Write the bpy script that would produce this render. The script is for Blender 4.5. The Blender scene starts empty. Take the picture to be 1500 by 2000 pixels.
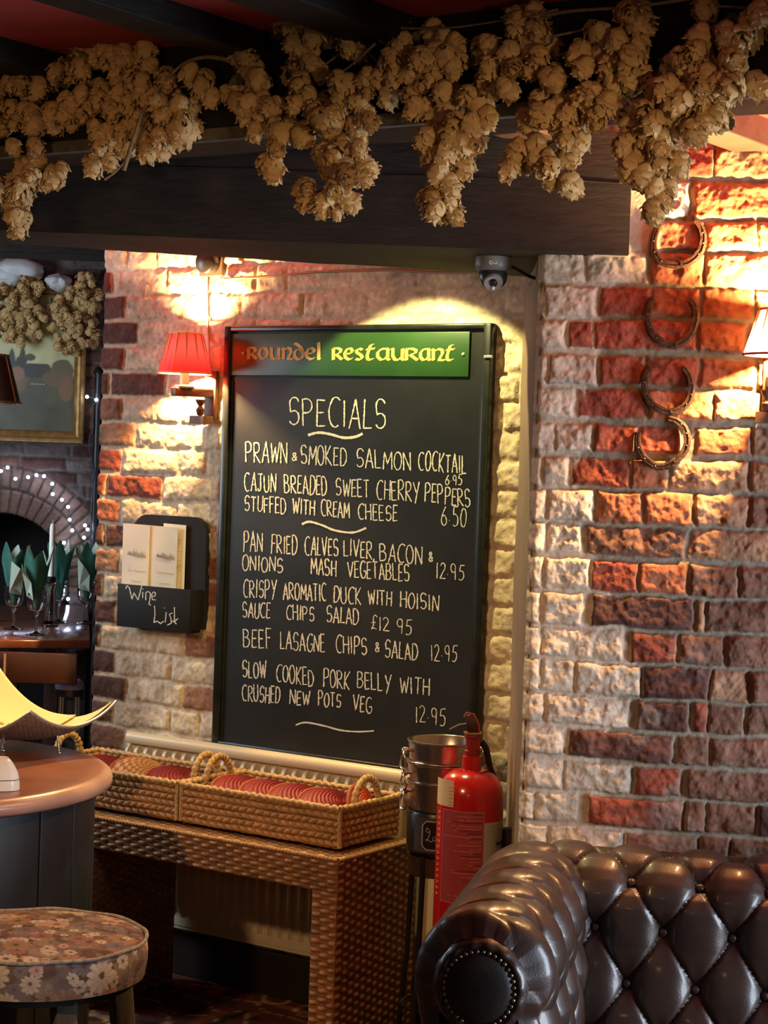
import bpy, math, random
import numpy as np
from mathutils import Vector, Matrix, Euler, noise as mnoise

random.seed(7)
RNG = np.random.default_rng(11)
PI = math.pi
SC = bpy.context.scene
COL = SC.collection

# ------------------------------------------------------------------ camera
F = 3800.0
PITCH, ROLL = math.radians(1.63), math.radians(1.98)
EYE = np.array([0.0, 0.0, 1.585])
FW = np.array([0, math.cos(PITCH), -math.sin(PITCH)])
_U0 = np.array([0, math.sin(PITCH), math.cos(PITCH)])
_R0 = np.array([1.0, 0, 0])
CR = math.cos(ROLL) * _R0 + math.sin(ROLL) * _U0
CU = -math.sin(ROLL) * _R0 + math.cos(ROLL) * _U0
cam = bpy.data.cameras.new('camera')
cam.sensor_fit = 'VERTICAL'
cam.sensor_height = 36.0
cam.lens = F / 2000 * 36.0
cam.clip_start = 0.05
camo = bpy.data.objects.new('camera', cam)
COL.objects.link(camo)
M4 = Matrix.Identity(4)
for i in range(3):
    M4[i][0], M4[i][1], M4[i][2], M4[i][3] = CR[i], CU[i], -FW[i], EYE[i]
camo.matrix_world = M4
SC.camera = camo

# ------------------------------------------------------------------ world, lights, exposure
vs = SC.view_settings
vs.view_transform = 'Standard'
vs.look = 'None'
vs.gamma = 1.0
vs.exposure = 0.0
try:
    vs.use_curve_mapping = False
except Exception:
    pass
SC.cycles.use_denoising = True
SC.cycles.max_bounces = 6
SC.cycles.sample_clamp_indirect = 4.0
w = bpy.data.worlds.new('world')
SC.world = w
w.use_nodes = True
bg = w.node_tree.nodes['Background']
bg.inputs[0].default_value = (0.75, 0.78, 0.9, 1)
bg.inputs[1].default_value = 0.018


def lamp(name, kind, loc, energy, color, size=0.03, target=None, **kw):
    l = bpy.data.lights.new(name, kind)
    l.energy = energy
    l.color = color
    if kind == 'AREA':
        l.shape = 'RECTANGLE'
        l.size, l.size_y = size
    else:
        l.shadow_soft_size = size
    for k, v in kw.items():
        setattr(l, k, v)
    o = bpy.data.objects.new(name, l)
    COL.objects.link(o)
    o.location = loc
    if target is not None:
        d = Vector(target) - Vector(loc)
        o.rotation_euler = d.to_track_quat('-Z', 'Y').to_euler()
    return o


# daylight from the window on the right of the room, behind the camera
lamp('window_daylight', 'AREA', (2.5, 2.85, 0.95), 80, (0.74, 0.85, 1.0), (0.9, 1.2), (0.2, 4.0, 0.6))
# the pub's warm ceiling lamps behind the camera
lamp('room_lamp', 'SPOT', (-0.95, 1.0, 1.70), 62, (1.0, 0.56, 0.25), 0.08, (-0.65, 3.4, 1.72), spot_size=math.radians(32), spot_blend=.75)
lamp('room_lamp', 'SPOT', (1.0, 1.0, 1.70), 85, (1.0, 0.64, 0.31), 0.08, (0.32, 3.2, 1.74), spot_size=math.radians(32), spot_blend=.75)
lamp('room_lamp', 'POINT', (-0.5, 0.6, 1.75), 7, (1.0, 0.62, 0.34), 0.12)
lamp('ceiling_downlight', 'SPOT', (-1.45, 2.2, 2.3), 135, (1.0, 0.58, 0.27), 0.06, (-0.3, 4.85, 0.5), spot_size=math.radians(48), spot_blend=.7)
# daylight in the far dining room on the left
lamp('far_window_daylight', 'AREA', (-2.5, 5.9, 1.75), 36, (0.75, 0.88, 1.0), (0.8, 1.0), (-1.2, 6.8, 0.95))


# ------------------------------------------------------------------ pixel -> place helpers
def ray(px, py):
    return FW + CR * (px - 750) / F - CU * (py - 1000) / F


def onz(px, py, z):
    d = ray(px, py)
    return EYE + d * (z - EYE[2]) / d[2]


def ony(px, py, y):
    d = ray(px, py)
    return EYE + d * y / d[1]


def onp(px, py, P, N):
    d = ray(px, py)
    return EYE + d * (np.dot(P - EYE, N) / np.dot(d, N))


class Fr:
    """a vertical wall: u along it to the right, o out of it towards the room, z up"""
    def __init__(s, O, ang):
        a = math.radians(ang)
        s.O = np.array([O[0], O[1], 0.0])
        s.U = np.array([math.cos(a), -math.sin(a), 0])
        s.N = np.array([-math.sin(a), -math.cos(a), 0])
        s.ang = -a

    def at(s, u, o, z):
        p = s.O + s.U * u + s.N * o
        return np.array([p[0], p[1], z])

    def px(s, x, y, o=0.0):
        p = onp(x, y, s.O + s.N * o, s.N)
        return (p - s.O) @ s.U, p[2]

    def uo(s, p):
        return (np.array(p) - s.O) @ s.U, (np.array(p) - s.O) @ s.N

    def arr(s, u, o, z):
        return (s.O[None] + np.outer(np.ravel(u), s.U) + np.outer(np.ravel(o), s.N)
                + np.outer(np.ravel(z), [0, 0, 1]))


B = Fr(ony(1009, 900, 5.24), 34.2)          # the alcove wall that carries the menu board
R = Fr(ony(1037, 900, 4.5), 12.0)           # the brick wall on the right
FARY = 7.9
FAR = Fr((0, FARY), 0.0)                    # the far wall of the dining room
NB = Fr(onz(1200, 215, 2.17), 34.2)         # front face of the near beam
CEIL = 2.36


# ------------------------------------------------------------------ noise
def vnoise(u, v, freq, seed=0):
    r = np.random.default_rng(seed)
    T = r.random((64, 64))
    x, y = u * freq, v * freq
    xi, yi = np.floor(x).astype(int), np.floor(y).astype(int)
    fx, fy = x - xi, y - yi
    fx, fy = fx * fx * (3 - 2 * fx), fy * fy * (3 - 2 * fy)
    a = T[xi % 64, yi % 64]
    b = T[(xi + 1) % 64, yi % 64]
    c = T[xi % 64, (yi + 1) % 64]
    d = T[(xi + 1) % 64, (yi + 1) % 64]
    return (a * (1 - fx) + b * fx) * (1 - fy) + (c * (1 - fx) + d * fx) * fy


def fbm(u, v, freq, oct=3, seed=0):
    s, a, t = 0, 1.0, 0
    for k in range(oct):
        s = s + a * vnoise(u + 3.1 * k, v + 1.7 * k, freq * 2 ** k, seed + k)
        t += a
        a *= 0.5
    return s / t


def sstep(a, b, x):
    t = np.clip((x - a) / (b - a), 0, 1)
    return t * t * (3 - 2 * t)


# ------------------------------------------------------------------ materials
MATS = {}


def mat(name, col=(0.5, 0.5, 0.5), rough=0.6, metal=0.0, vary=0.0, vscale=30.0, bump=0.0, bscale=120.0,
        attr=False, emit=None, estr=0.0, trans=0.0, coat=0.0, spec=0.5, alpha=1.0, stretch=None, sss=0.0, ior=1.45):
    if name in MATS:
        return MATS[name]
    m = bpy.data.materials.new(name)
    m.use_nodes = True
    nt = m.node_tree
    b = nt.nodes['Principled BSDF']
    b.inputs['Roughness'].default_value = rough
    b.inputs['Metallic'].default_value = metal
    b.inputs['IOR'].default_value = ior
    b.inputs['Specular IOR Level'].default_value = spec
    b.inputs['Coat Weight'].default_value = coat
    b.inputs['Coat Roughness'].default_value = 0.12
    b.inputs['Transmission Weight'].default_value = trans
    b.inputs['Alpha'].default_value = alpha
    L = nt.links
    tc = nt.nodes.new('ShaderNodeTexCoord')
    mp = nt.nodes.new('ShaderNodeMapping')
    if stretch:
        mp.inputs['Scale'].default_value = stretch
    L.new(tc.outputs['Object'], mp.inputs['Vector'])
    src = None
    if attr:
        a = nt.nodes.new('ShaderNodeVertexColor')
        a.layer_name = 'Col'
        src = a.outputs['Color']
    if vary > 0:
        n = nt.nodes.new('ShaderNodeTexNoise')
        n.inputs['Scale'].default_value = vscale
        n.inputs['Detail'].default_value = 5
        L.new(mp.outputs['Vector'], n.inputs['Vector'])
        r = nt.nodes.new('ShaderNodeMapRange')
        r.inputs['From Min'].default_value = 0.3
        r.inputs['From Max'].default_value = 0.7
        r.inputs['To Min'].default_value = 1 - vary
        r.inputs['To Max'].default_value = 1 + vary
        L.new(n.outputs['Fac'], r.inputs['Value'])
        mx = nt.nodes.new('ShaderNodeMix')
        mx.data_type = 'RGBA'
        mx.blend_type = 'MULTIPLY'
        mx.inputs[0].default_value = 1.0
        if src is not None:
            L.new(src, mx.inputs[6])
        else:
            mx.inputs[6].default_value = (*col, 1)
        L.new(r.outputs['Result'], mx.inputs[7])
        src = mx.outputs[2]
    if src is not None:
        L.new(src, b.inputs['Base Color'])
    else:
        b.inputs['Base Color'].default_value = (*col, 1)
    if bump > 0:
        n2 = nt.nodes.new('ShaderNodeTexNoise')
        n2.inputs['Scale'].default_value = bscale
        n2.inputs['Detail'].default_value = 6
        L.new(mp.outputs['Vector'], n2.inputs['Vector'])
        bm = nt.nodes.new('ShaderNodeBump')
        bm.inputs['Strength'].default_value = bump
        bm.inputs['Distance'].default_value = 0.004
        L.new(n2.outputs['Fac'], bm.inputs['Height'])
        L.new(bm.outputs['Normal'], b.inputs['Normal'])
    if emit:
        b.inputs['Emission Color'].default_value = (*emit, 1)
        b.inputs['Emission Strength'].default_value = estr
    if sss > 0:
        # a thin papery skin that lets light through
        out = nt.nodes['Material Output']
        tr = nt.nodes.new('ShaderNodeBsdfTranslucent')
        if src is not None:
            L.new(src, tr.inputs['Color'])
        else:
            tr.inputs['Color'].default_value = (*col, 1)
        ms = nt.nodes.new('ShaderNodeMixShader')
        ms.inputs[0].default_value = sss
        L.new(b.outputs[0], ms.inputs[1])
        L.new(tr.outputs[0], ms.inputs[2])
        L.new(ms.outputs[0], out.inputs['Surface'])
    MATS[name] = m
    return m


# ------------------------------------------------------------------ mesh helpers
class G:
    """collects vertices and faces for one mesh"""
    def __init__(s):
        s.v, s.f, s.c = [], [], []

    def add(s, vs, fs, col=None):
        k = len(s.v)
        s.v.extend([tuple(map(float, p)) for p in vs])
        s.f.extend([tuple(i + k for i in f) for f in fs])
        if col is not None:
            if isinstance(col[0], (int, float)):
                s.c.extend([tuple(col)] * len(vs))
            else:
                s.c.extend([tuple(c) for c in col])
        return s

    def box(s, c, size, ax=None, col=None):
        if ax is None:
            ax = ((1, 0, 0), (0, 1, 0), (0, 0, 1))
        ax = np.array(ax, float)
        c = np.array(c, float)
        vs = []
        for sx in (-.5, .5):
            for sy in (-.5, .5):
                for sz in (-.5, .5):
                    vs.append(c + ax[0] * sx * size[0] + ax[1] * sy * size[1] + ax[2] * sz * size[2])
        fs = [(0, 1, 3, 2), (4, 6, 7, 5), (0, 4, 5, 1), (2, 3, 7, 6), (0, 2, 6, 4), (1, 5, 7, 3)]
        return s.add(vs, fs, col)

    def fbox(s, fr, u0, u1, o0, o1, z0, z1, col=None):
        return s.box(fr.at((u0 + u1) / 2, (o0 + o1) / 2, (z0 + z1) / 2),
                     (u1 - u0, o1 - o0, z1 - z0), (fr.U, fr.N, (0, 0, 1)), col)

    def hexa(s, p, col=None):
        """8 corners: bottom ring 0-3, top ring 4-7"""
        return s.add(p, [(0, 3, 2, 1), (4, 5, 6, 7), (0, 1, 5, 4), (1, 2, 6, 5), (2, 3, 7, 6), (3, 0, 4, 7)], col)

    def grid(s, P, col=None, wrap_u=False, wrap_v=False):
        ny, nx = P.shape[:2]
        fs = []
        for j in range(ny - (0 if wrap_v else 1)):
            j2 = (j + 1) % ny
            for i in range(nx - (0 if wrap_u else 1)):
                i2 = (i + 1) % nx
                fs.append((j * nx + i, j * nx + i2, j2 * nx + i2, j2 * nx + i))
        c = None
        if col is not None:
            c = [tuple(x) for x in np.asarray(col).reshape(-1, 3)]
        return s.add(P.reshape(-1, 3), fs, c)

    def tube(s, pts, r, n=8, caps=True, closed=False, flat=None):
        pts = [np.array(p, float) for p in pts]
        m = len(pts)
        rs = r if hasattr(r, '__len__') else [r] * m
        rings = []
        prev = None
        for i, p in enumerate(pts):
            if closed:
                t = pts[(i + 1) % m] - pts[i - 1]
            else:
                t = pts[min(i + 1, m - 1)] - pts[max(i - 1, 0)]
            t = t / (np.linalg.norm(t) + 1e-12)
            if flat is not None:
                a = np.array(flat, float)
            else:
                a = prev if prev is not None else (np.array([0, 0, 1.0]) if abs(t[2]) < .9 else np.array([1.0, 0, 0]))
            a = a - t * (a @ t)
            a /= np.linalg.norm(a) + 1e-12
            prev = a
            b = np.cross(t, a)
            rr = rs[i]
            ra, rb = rr if hasattr(rr, '__len__') else (rr, rr)
            rings.append([p + a * ra * math.cos(2 * PI * k / n) + b * rb * math.sin(2 * PI * k / n) for k in range(n)])
        vs = [q for ring in rings for q in ring]
        fs = []
        for i in range(m if closed else m - 1):
            i2 = (i + 1) % m
            for k in range(n):
                k2 = (k + 1) % n
                fs.append((i * n + k, i * n + k2, i2 * n + k2, i2 * n + k))
        if caps and not closed:
            fs.append(tuple(range(n))[::-1])
            fs.append(tuple((m - 1) * n + k for k in range(n)))
        return s.add(vs, fs)

    def lathe(s, prof, c=(0, 0, 0), n=32, ax=None, caps=False, a0=0, a1=2 * PI):
        """prof: (radius, height) pairs around the axis"""
        if ax is None:
            ax = ((1, 0, 0), (0, 1, 0), (0, 0, 1))
        X, Y, Z = [np.array(a, float) for a in ax]
        c = np.array(c, float)
        full = abs(a1 - a0 - 2 * PI) < 1e-6
        m = n if full else n + 1
        P = np.zeros((len(prof), m, 3))
        for j, (r, h) in enumerate(prof):
            for k in range(m):
                a = a0 + (a1 - a0) * k / n
                P[j, k] = c + X * r * math.cos(a) + Y * r * math.sin(a) + Z * h
        s.grid(P, wrap_u=full)
        if caps:
            k0 = len(s.v) - len(prof) * m
            s.f.append(tuple(k0 + k for k in range(m))[::-1])
            s.f.append(tuple(k0 + (len(prof) - 1) * m + k for k in range(m)))
        return s

    def ball(s, c, r, n=10, sc=(1, 1, 1), ax=None):
        prof = [(max(1e-5, math.sin(PI * i / n)) * r, -math.cos(PI * i / n) * r * sc[2]) for i in range(n + 1)]
        return s.lathe(prof, c, n * 2, ax)


def link_mesh(name, g, m, parent=None, smooth=True, bevel=0.0, flip=False):
    me = bpy.data.meshes.new(name)
    off = np.array(parent_loc(parent)) if parent else np.zeros(3)
    V = np.array(g.v, dtype=float).reshape(-1, 3) - off
    if isinstance(g.f, np.ndarray):
        Fq = g.f
        me.vertices.add(len(V))
        me.vertices.foreach_set('co', V.ravel())
        n = len(Fq)
        me.loops.add(n * 4)
        me.loops.foreach_set('vertex_index', Fq.ravel())
        me.polygons.add(n)
        me.polygons.foreach_set('loop_start', np.arange(0, n * 4, 4))
        me.update(calc_edges=True)
    else:
        me.from_pydata(V.tolist(), [], g.f)
    if len(g.c) == len(V) and len(V):
        a = me.color_attributes.new('Col', 'FLOAT_COLOR', 'POINT')
        c = np.ones((len(V), 4))
        c[:, :3] = np.array(g.c)
        a.data.foreach_set('color', c.ravel())
    me.validate()
    if smooth:
        me.polygons.foreach_set('use_smooth', [True] * len(me.polygons))
    if m is not None:
        me.materials.append(m)
    o = bpy.data.objects.new(name, me)
    COL.objects.link(o)
    if parent:
        o.parent = parent
    if bevel > 0:
        b = o.modifiers.new('Bevel', 'BEVEL')
        b.width = bevel
        b.segments = 2
        b.limit_method = 'ANGLE'
    if smooth and bevel == 0 and not isinstance(g.f, np.ndarray):
        try:
            me.set_sharp_from_angle(angle=math.radians(45))
        except Exception:
            pass
    return o


def parent_loc(p):
    loc = np.zeros(3)
    while p is not None:
        loc = loc + np.array(p.location)
        p = p.parent
    return loc


def thing(name, label, cat, loc=(0, 0, 0), group=None):
    o = bpy.data.objects.new(name, None)
    COL.objects.link(o)
    o.empty_display_size = 0.05
    o.location = tuple(map(float, loc))
    return tag(o, label, cat, group)


def tag(o, label, cat, group=None, kind=None):
    o['label'] = label
    o['category'] = cat
    if group:
        o['group'] = group
    if kind:
        o['kind'] = kind
    return o


def struct(name, g, m, label=None, cat=None, smooth=False, bevel=0.0):
    o = link_mesh(name, g, m, None, smooth, bevel)
    o['kind'] = 'structure'
    if label:
        o['label'] = label
        o['category'] = cat or name.split('_')[0]
    return o


def field(fr, u, z, H, Cc, o0=0.0):
    """a height field standing on a wall: returns a G with quads as one array"""
    g = G()
    Ug, Zg = np.meshgrid(u, z)
    g.v = fr.arr(Ug, H + o0, Zg)
    ny, nx = Ug.shape
    idx = np.arange(ny * nx).reshape(ny, nx)
    g.f = np.stack([idx[:-1, :-1], idx[:-1, 1:], idx[1:, 1:], idx[1:, :-1]], -1).reshape(-1, 4)
    g.c = Cc.reshape(-1, 3)
    return g


# ------------------------------------------------------------------ brick relief
CREAM = np.array([0.60, 0.49, 0.40])


def brick_relief(U, Z, bricks, mortar, mh=0.0, seed=1, paint=None, edge=0.004):
    """bricks: (u0,u1,z0,z1,colour,proud,rough). returns heights and colours"""
    wu = (fbm(U, Z, 16, 3, seed) - .5) * 0.014 + (vnoise(U, Z, 90, seed + 40) - .5) * 0.003
    wz = (fbm(U, Z, 14, 3, seed + 7) - .5) * 0.012 + (vnoise(U, Z, 95, seed + 41) - .5) * 0.003
    H = mh + (fbm(U, Z, 60, 3, seed + 3) - .5) * 0.005
    C = np.ones(U.shape + (3,)) * np.array(mortar) * (0.75 + 0.5 * fbm(U, Z, 35, 3, seed + 5))[..., None]
    n1 = fbm(U, Z, 26, 4, seed + 11) - .5
    n2 = fbm(U, Z, 75, 3, seed + 12) - .5
    pits = np.clip(vnoise(U, Z, 150, seed + 13) - 0.78, 0, 1) * 4
    mott = fbm(U, Z, 22, 4, seed + 21)
    fine = fbm(U, Z, 110, 2, seed + 22)
    u1d, z1d = U[0], Z[:, 0]
    for (a, b, c, d, col, proud, rough) in bricks:
        i0, i1 = np.searchsorted(u1d, [a - .012, b + .012])
        j0, j1 = np.searchsorted(z1d, [c - .012, d + .012])
        if i1 <= i0 or j1 <= j0:
            continue
        S = (slice(j0, j1), slice(i0, i1))
        uu, zz = U[S] + wu[S], Z[S] + wz[S]
        dd = np.minimum(np.minimum(uu - a, b - uu), np.minimum(zz - c, d - zz))
        k = sstep(-edge * .4, edge, dd)
        rnd = sstep(0, .016, dd)
        tilt = random.uniform(-.03, .03) * (uu - (a + b) / 2) + random.uniform(-.06, .06) * (zz - (c + d) / 2)
        h = proud + rnd * .003 + rough * (n1[S] * .016 + n2[S] * .009 - pits[S] * .0025) + tilt
        H[S] = H[S] * (1 - k) + h * k
        cc = np.array(col)[None, None] * (0.55 + 0.9 * mott[S] + .35 * (fine[S] - .5))[..., None]
        C[S] = C[S] * (1 - k[..., None]) + cc * k[..., None]
    return H, C


MBRICK = mat('rough_brickwork', attr=True, rough=0.85, vary=0.18, vscale=60, bump=0.45, bscale=140, spec=0.3)

# right wall: courses traced at x=1250 px, joints in px
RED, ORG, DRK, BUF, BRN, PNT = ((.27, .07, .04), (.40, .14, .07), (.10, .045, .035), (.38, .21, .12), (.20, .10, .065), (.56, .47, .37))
ROWS = [
    (290, 350, [(1180, 1298, PNT), (1302, 1397, RED), (1400, 1520, BUF)]),
    (358, 425, [(1180, 1276, PNT), (1284, 1346, PNT), (1354, 1520, ORG)]),
    (432, 487, [(1180, 1262, PNT), (1270, 1374, ORG), (1380, 1476, ORG), (1480, 1560, BUF)]),
    (494, 556, [(1030, 1140, PNT), (1145, 1264, PNT), (1272, 1372, ORG), (1376, 1500, BUF)]),
    (563, 619, [(1030, 1062, PNT), (1066, 1164, PNT), (1172, 1268, RED), (1272, 1364, ORG), (1372, 1470, ORG), (1475, 1560, BUF)]),
    (628, 684, [(1030, 1106, PNT), (1113, 1160, RED), (1162, 1362, RED), (1367, 1456, ORG), (1462, 1560, ORG)]),
    (698, 753, [(1030, 1070, PNT), (1074, 1166, PNT), (1172, 1258, RED), (1262, 1362, RED), (1367, 1472, ORG), (1477, 1560, BUF)]),
    (763, 818, [(1030, 1122, PNT), (1130, 1262, RED), (1268, 1394, ORG), (1398, 1482, BUF), (1486, 1560, ORG)]),
    (832, 884, [(1030, 1084, PNT), (1088, 1157, PNT), (1163, 1243, RED), (1250, 1330, RED), (1360, 1466, ORG), (1470, 1560, BUF)]),
    (897, 953, [(1030, 1058, PNT), (1062, 1108, PNT), (1115, 1232, RED), (1236, 1306, ORG), (1313, 1460, BUF), (1466, 1560, BUF)]),
    (962, 1022, [(1030, 1064, PNT), (1068, 1159, PNT), (1166, 1256, ORG), (1261, 1352, ORG), (1359, 1460, BUF), (1465, 1560, BRN)]),
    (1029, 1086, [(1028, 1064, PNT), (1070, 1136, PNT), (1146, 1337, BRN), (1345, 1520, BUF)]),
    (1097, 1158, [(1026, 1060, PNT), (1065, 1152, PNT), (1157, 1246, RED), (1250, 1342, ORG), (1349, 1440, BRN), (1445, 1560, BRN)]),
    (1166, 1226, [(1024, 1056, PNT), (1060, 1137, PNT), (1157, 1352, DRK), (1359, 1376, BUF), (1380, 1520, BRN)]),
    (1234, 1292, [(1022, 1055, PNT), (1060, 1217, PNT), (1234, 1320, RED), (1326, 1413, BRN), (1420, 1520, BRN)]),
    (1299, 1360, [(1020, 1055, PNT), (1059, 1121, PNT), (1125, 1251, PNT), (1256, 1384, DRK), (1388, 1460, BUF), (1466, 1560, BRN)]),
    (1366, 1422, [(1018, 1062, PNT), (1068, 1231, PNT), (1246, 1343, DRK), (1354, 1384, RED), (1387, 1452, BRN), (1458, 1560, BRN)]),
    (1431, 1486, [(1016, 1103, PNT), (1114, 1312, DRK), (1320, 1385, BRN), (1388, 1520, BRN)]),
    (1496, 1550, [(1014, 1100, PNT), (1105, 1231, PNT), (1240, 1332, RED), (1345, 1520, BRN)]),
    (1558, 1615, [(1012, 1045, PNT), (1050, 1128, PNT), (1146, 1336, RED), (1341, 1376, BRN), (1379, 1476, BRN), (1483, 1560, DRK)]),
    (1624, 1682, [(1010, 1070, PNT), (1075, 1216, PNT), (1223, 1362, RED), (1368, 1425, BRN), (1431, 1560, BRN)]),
    (1690, 1748, [(1008, 1130, PNT), (1136, 1240, BRN), (1246, 1400, BRN), (1406, 1560, RED)]),
]


def build_right_wall():
    u = np.arange(-0.0, 1.25, 0.0032)
    z = np.arange(0.0, CEIL + .003, 0.0034)
    U, Z = np.meshgrid(u, z)
    bricks = []
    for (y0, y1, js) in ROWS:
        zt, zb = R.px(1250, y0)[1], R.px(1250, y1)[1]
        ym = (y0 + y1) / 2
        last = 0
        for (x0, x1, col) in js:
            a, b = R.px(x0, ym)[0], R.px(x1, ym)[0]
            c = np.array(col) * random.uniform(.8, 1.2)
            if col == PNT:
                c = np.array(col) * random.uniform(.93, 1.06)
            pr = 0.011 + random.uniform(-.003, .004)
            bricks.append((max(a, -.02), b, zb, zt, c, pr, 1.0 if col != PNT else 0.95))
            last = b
        a = last + .01
        while a < 1.25:
            ln = random.choice([.105, .215])
            bricks.append((a, a + ln, zb, zt, np.array(random.choice([RED, BRN, ORG])) * random.uniform(.8, 1.1), .011, 1.0))
            a += ln + .01
    zb = R.px(1250, 1748)[1] - .01
    while zb > 0:
        a = -.02
        while a < 1.25:
            ln = random.choice([.105, .215])
            bricks.append((a, a + ln, zb - .067, zb, np.array(random.choice([RED, BRN, DRK]) if a > .1 else PNT), .011, 1.0))
            a += ln + .01
        zb -= .0775
    H, C = brick_relief(U, Z, bricks, (.29, .24, .175), 0.0, 5)
    # limewash over the joints left of the painted bricks
    lim = np.interp(Z, [0, .75, .86, 1.0, 1.15, 1.3, 1.42, 1.55, 1.75, 1.98, 2.06, 2.2, 2.26, 2.4],
                    [.3, .3, .15, .22, .26, .2, .12, .1, .12, .15, .23, .22, .2, .2])
    lim = lim + (fbm(U, Z, 20, 3, 77) - .5) * .05
    mask = (sstep(0.005, -0.005, U - lim) * sstep(.008, .004, H))[..., None]
    C = C * (1 - mask) + np.array(PNT) * .92 * mask
    H = H + mask[..., 0] * .003
    # pale lime bloom low on the bricks at the right
    bl = (sstep(.5, .66, fbm(U, Z, 11, 4, 55)) * sstep(1.3, .9, Z) * sstep(.2, .35, U))[..., None] * .45
    C = C * (1 - bl) + np.array((.36, .33, .27)) * bl
    # plaster smear where the big lintel goes into the wall
    k = sstep(.29, .27, U) * sstep(2.06, 2.08, Z) * sstep(2.3, 2.27, Z)
    H = H * (1 - k) + k * .012
    C = C * (1 - k[..., None]) + np.array(PNT) * k[..., None]
    # the arris at the left edge is rounded back towards the reveal
    H = H - .02 * sstep(.02, 0, U)
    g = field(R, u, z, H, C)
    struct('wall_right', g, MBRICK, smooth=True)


build_right_wall()


def build_board_wall():
    u = np.arange(-1.50, 0.06, 0.0042)
    z = np.arange(0.0, CEIL + .004, 0.0042)
    U, Z = np.meshgrid(u, z)
    bricks = []

    def px(x, y):
        return B.px(x, y)
    zc = 0.02
    k = 0
    H_C = .0785
    # raw (unpainted) stretch and one shadow band at the left end: (y px from, to, x px limit, colours)
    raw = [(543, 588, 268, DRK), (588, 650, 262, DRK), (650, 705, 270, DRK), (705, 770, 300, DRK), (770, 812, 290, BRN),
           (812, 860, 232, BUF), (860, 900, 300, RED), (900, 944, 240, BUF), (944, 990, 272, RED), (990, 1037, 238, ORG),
           (1037, 1088, 240, DRK), (1088, 1140, 236, BUF), (1140, 1238, 226, DRK), (1238, 1290, 244, (.02, .018, .018)),  # the tall DRK band is shadow put into the brick colour
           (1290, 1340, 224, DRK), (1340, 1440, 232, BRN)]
    while zc < CEIL:
        zt = zc + H_C - .010
        a = -1.52 + (0 if k % 2 else -.06)
        first = True
        while a < 0.02:
            ln = random.choice([.105, .215, .215, .22])
            if first and k % 2:
                ln = .105
            first = False
            b = min(a + ln, .03)
            um, zm = (a + b) / 2, (zc + zt) / 2
            col = np.array((.60, .50, .36)) * random.uniform(.92, 1.08)
            pr, rg = .0085 + random.uniform(-.002, .003), .75
            p3 = B.at(um, 0, zm)
            v = p3 - EYE
            zz = v @ FW
            X, Y = 750 + F * (v @ CR) / zz, 1000 - F * (v @ CU) / zz
            for (y0, y1, xl, cr_) in raw:
                if y0 <= Y < y1 and X < xl:
                    col = np.array(cr_) * random.uniform(.75, 1.25)
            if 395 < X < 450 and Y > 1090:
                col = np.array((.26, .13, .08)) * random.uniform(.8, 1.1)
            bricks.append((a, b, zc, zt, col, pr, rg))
            a = b + .010
        zc += H_C
        k += 1
    H, C = brick_relief(U, Z, bricks, (.56, .46, .33), 0.0035, 31)
    # thick paint has filled the joints over the board and on the right
    fl = sstep(-.75, -.5, U) * sstep(1.93, 1.98, Z)
    H = H * (1 - fl * .75) + fl * .75 * .009
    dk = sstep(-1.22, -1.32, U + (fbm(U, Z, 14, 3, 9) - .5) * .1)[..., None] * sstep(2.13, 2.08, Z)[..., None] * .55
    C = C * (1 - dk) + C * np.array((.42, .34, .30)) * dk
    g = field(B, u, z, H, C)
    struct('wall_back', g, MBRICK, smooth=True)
    # the thickness of the wall at its left end
    g = G().fbox(B, -1.5, -1.2, -.32, -.02, 0, CEIL)
    struct('wall_end', g, mat('dark_plaster', (.06, .045, .035), .9, bump=.3))


build_board_wall()

# plastered reveal between the alcove and the right wall
MPLAST = mat('darkened_brown_plaster', (.20, .135, .09), .7, vary=.12, vscale=8, bump=.25, bscale=40)  # brown taken darker to put the reveal's shade into its colour
pa, pb = B.at(0.0, -.01, 0), R.at(0.004, .002, 0)
P = np.zeros((40, 12, 3))
for j in range(40):
    for i in range(12):
        t = i / 11
        q = pa * (1 - t) + pb * t
        dz = (mnoise.noise((t * 3, j * .25, 1.3))) * .004
        rr = 0.0 if i < 11 else .006
        P[j, i] = (q[0] + dz + rr, q[1], CEIL * j / 39)
g = G().grid(P)
struct('wall_reveal', g, MPLAST, smooth=True)

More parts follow.
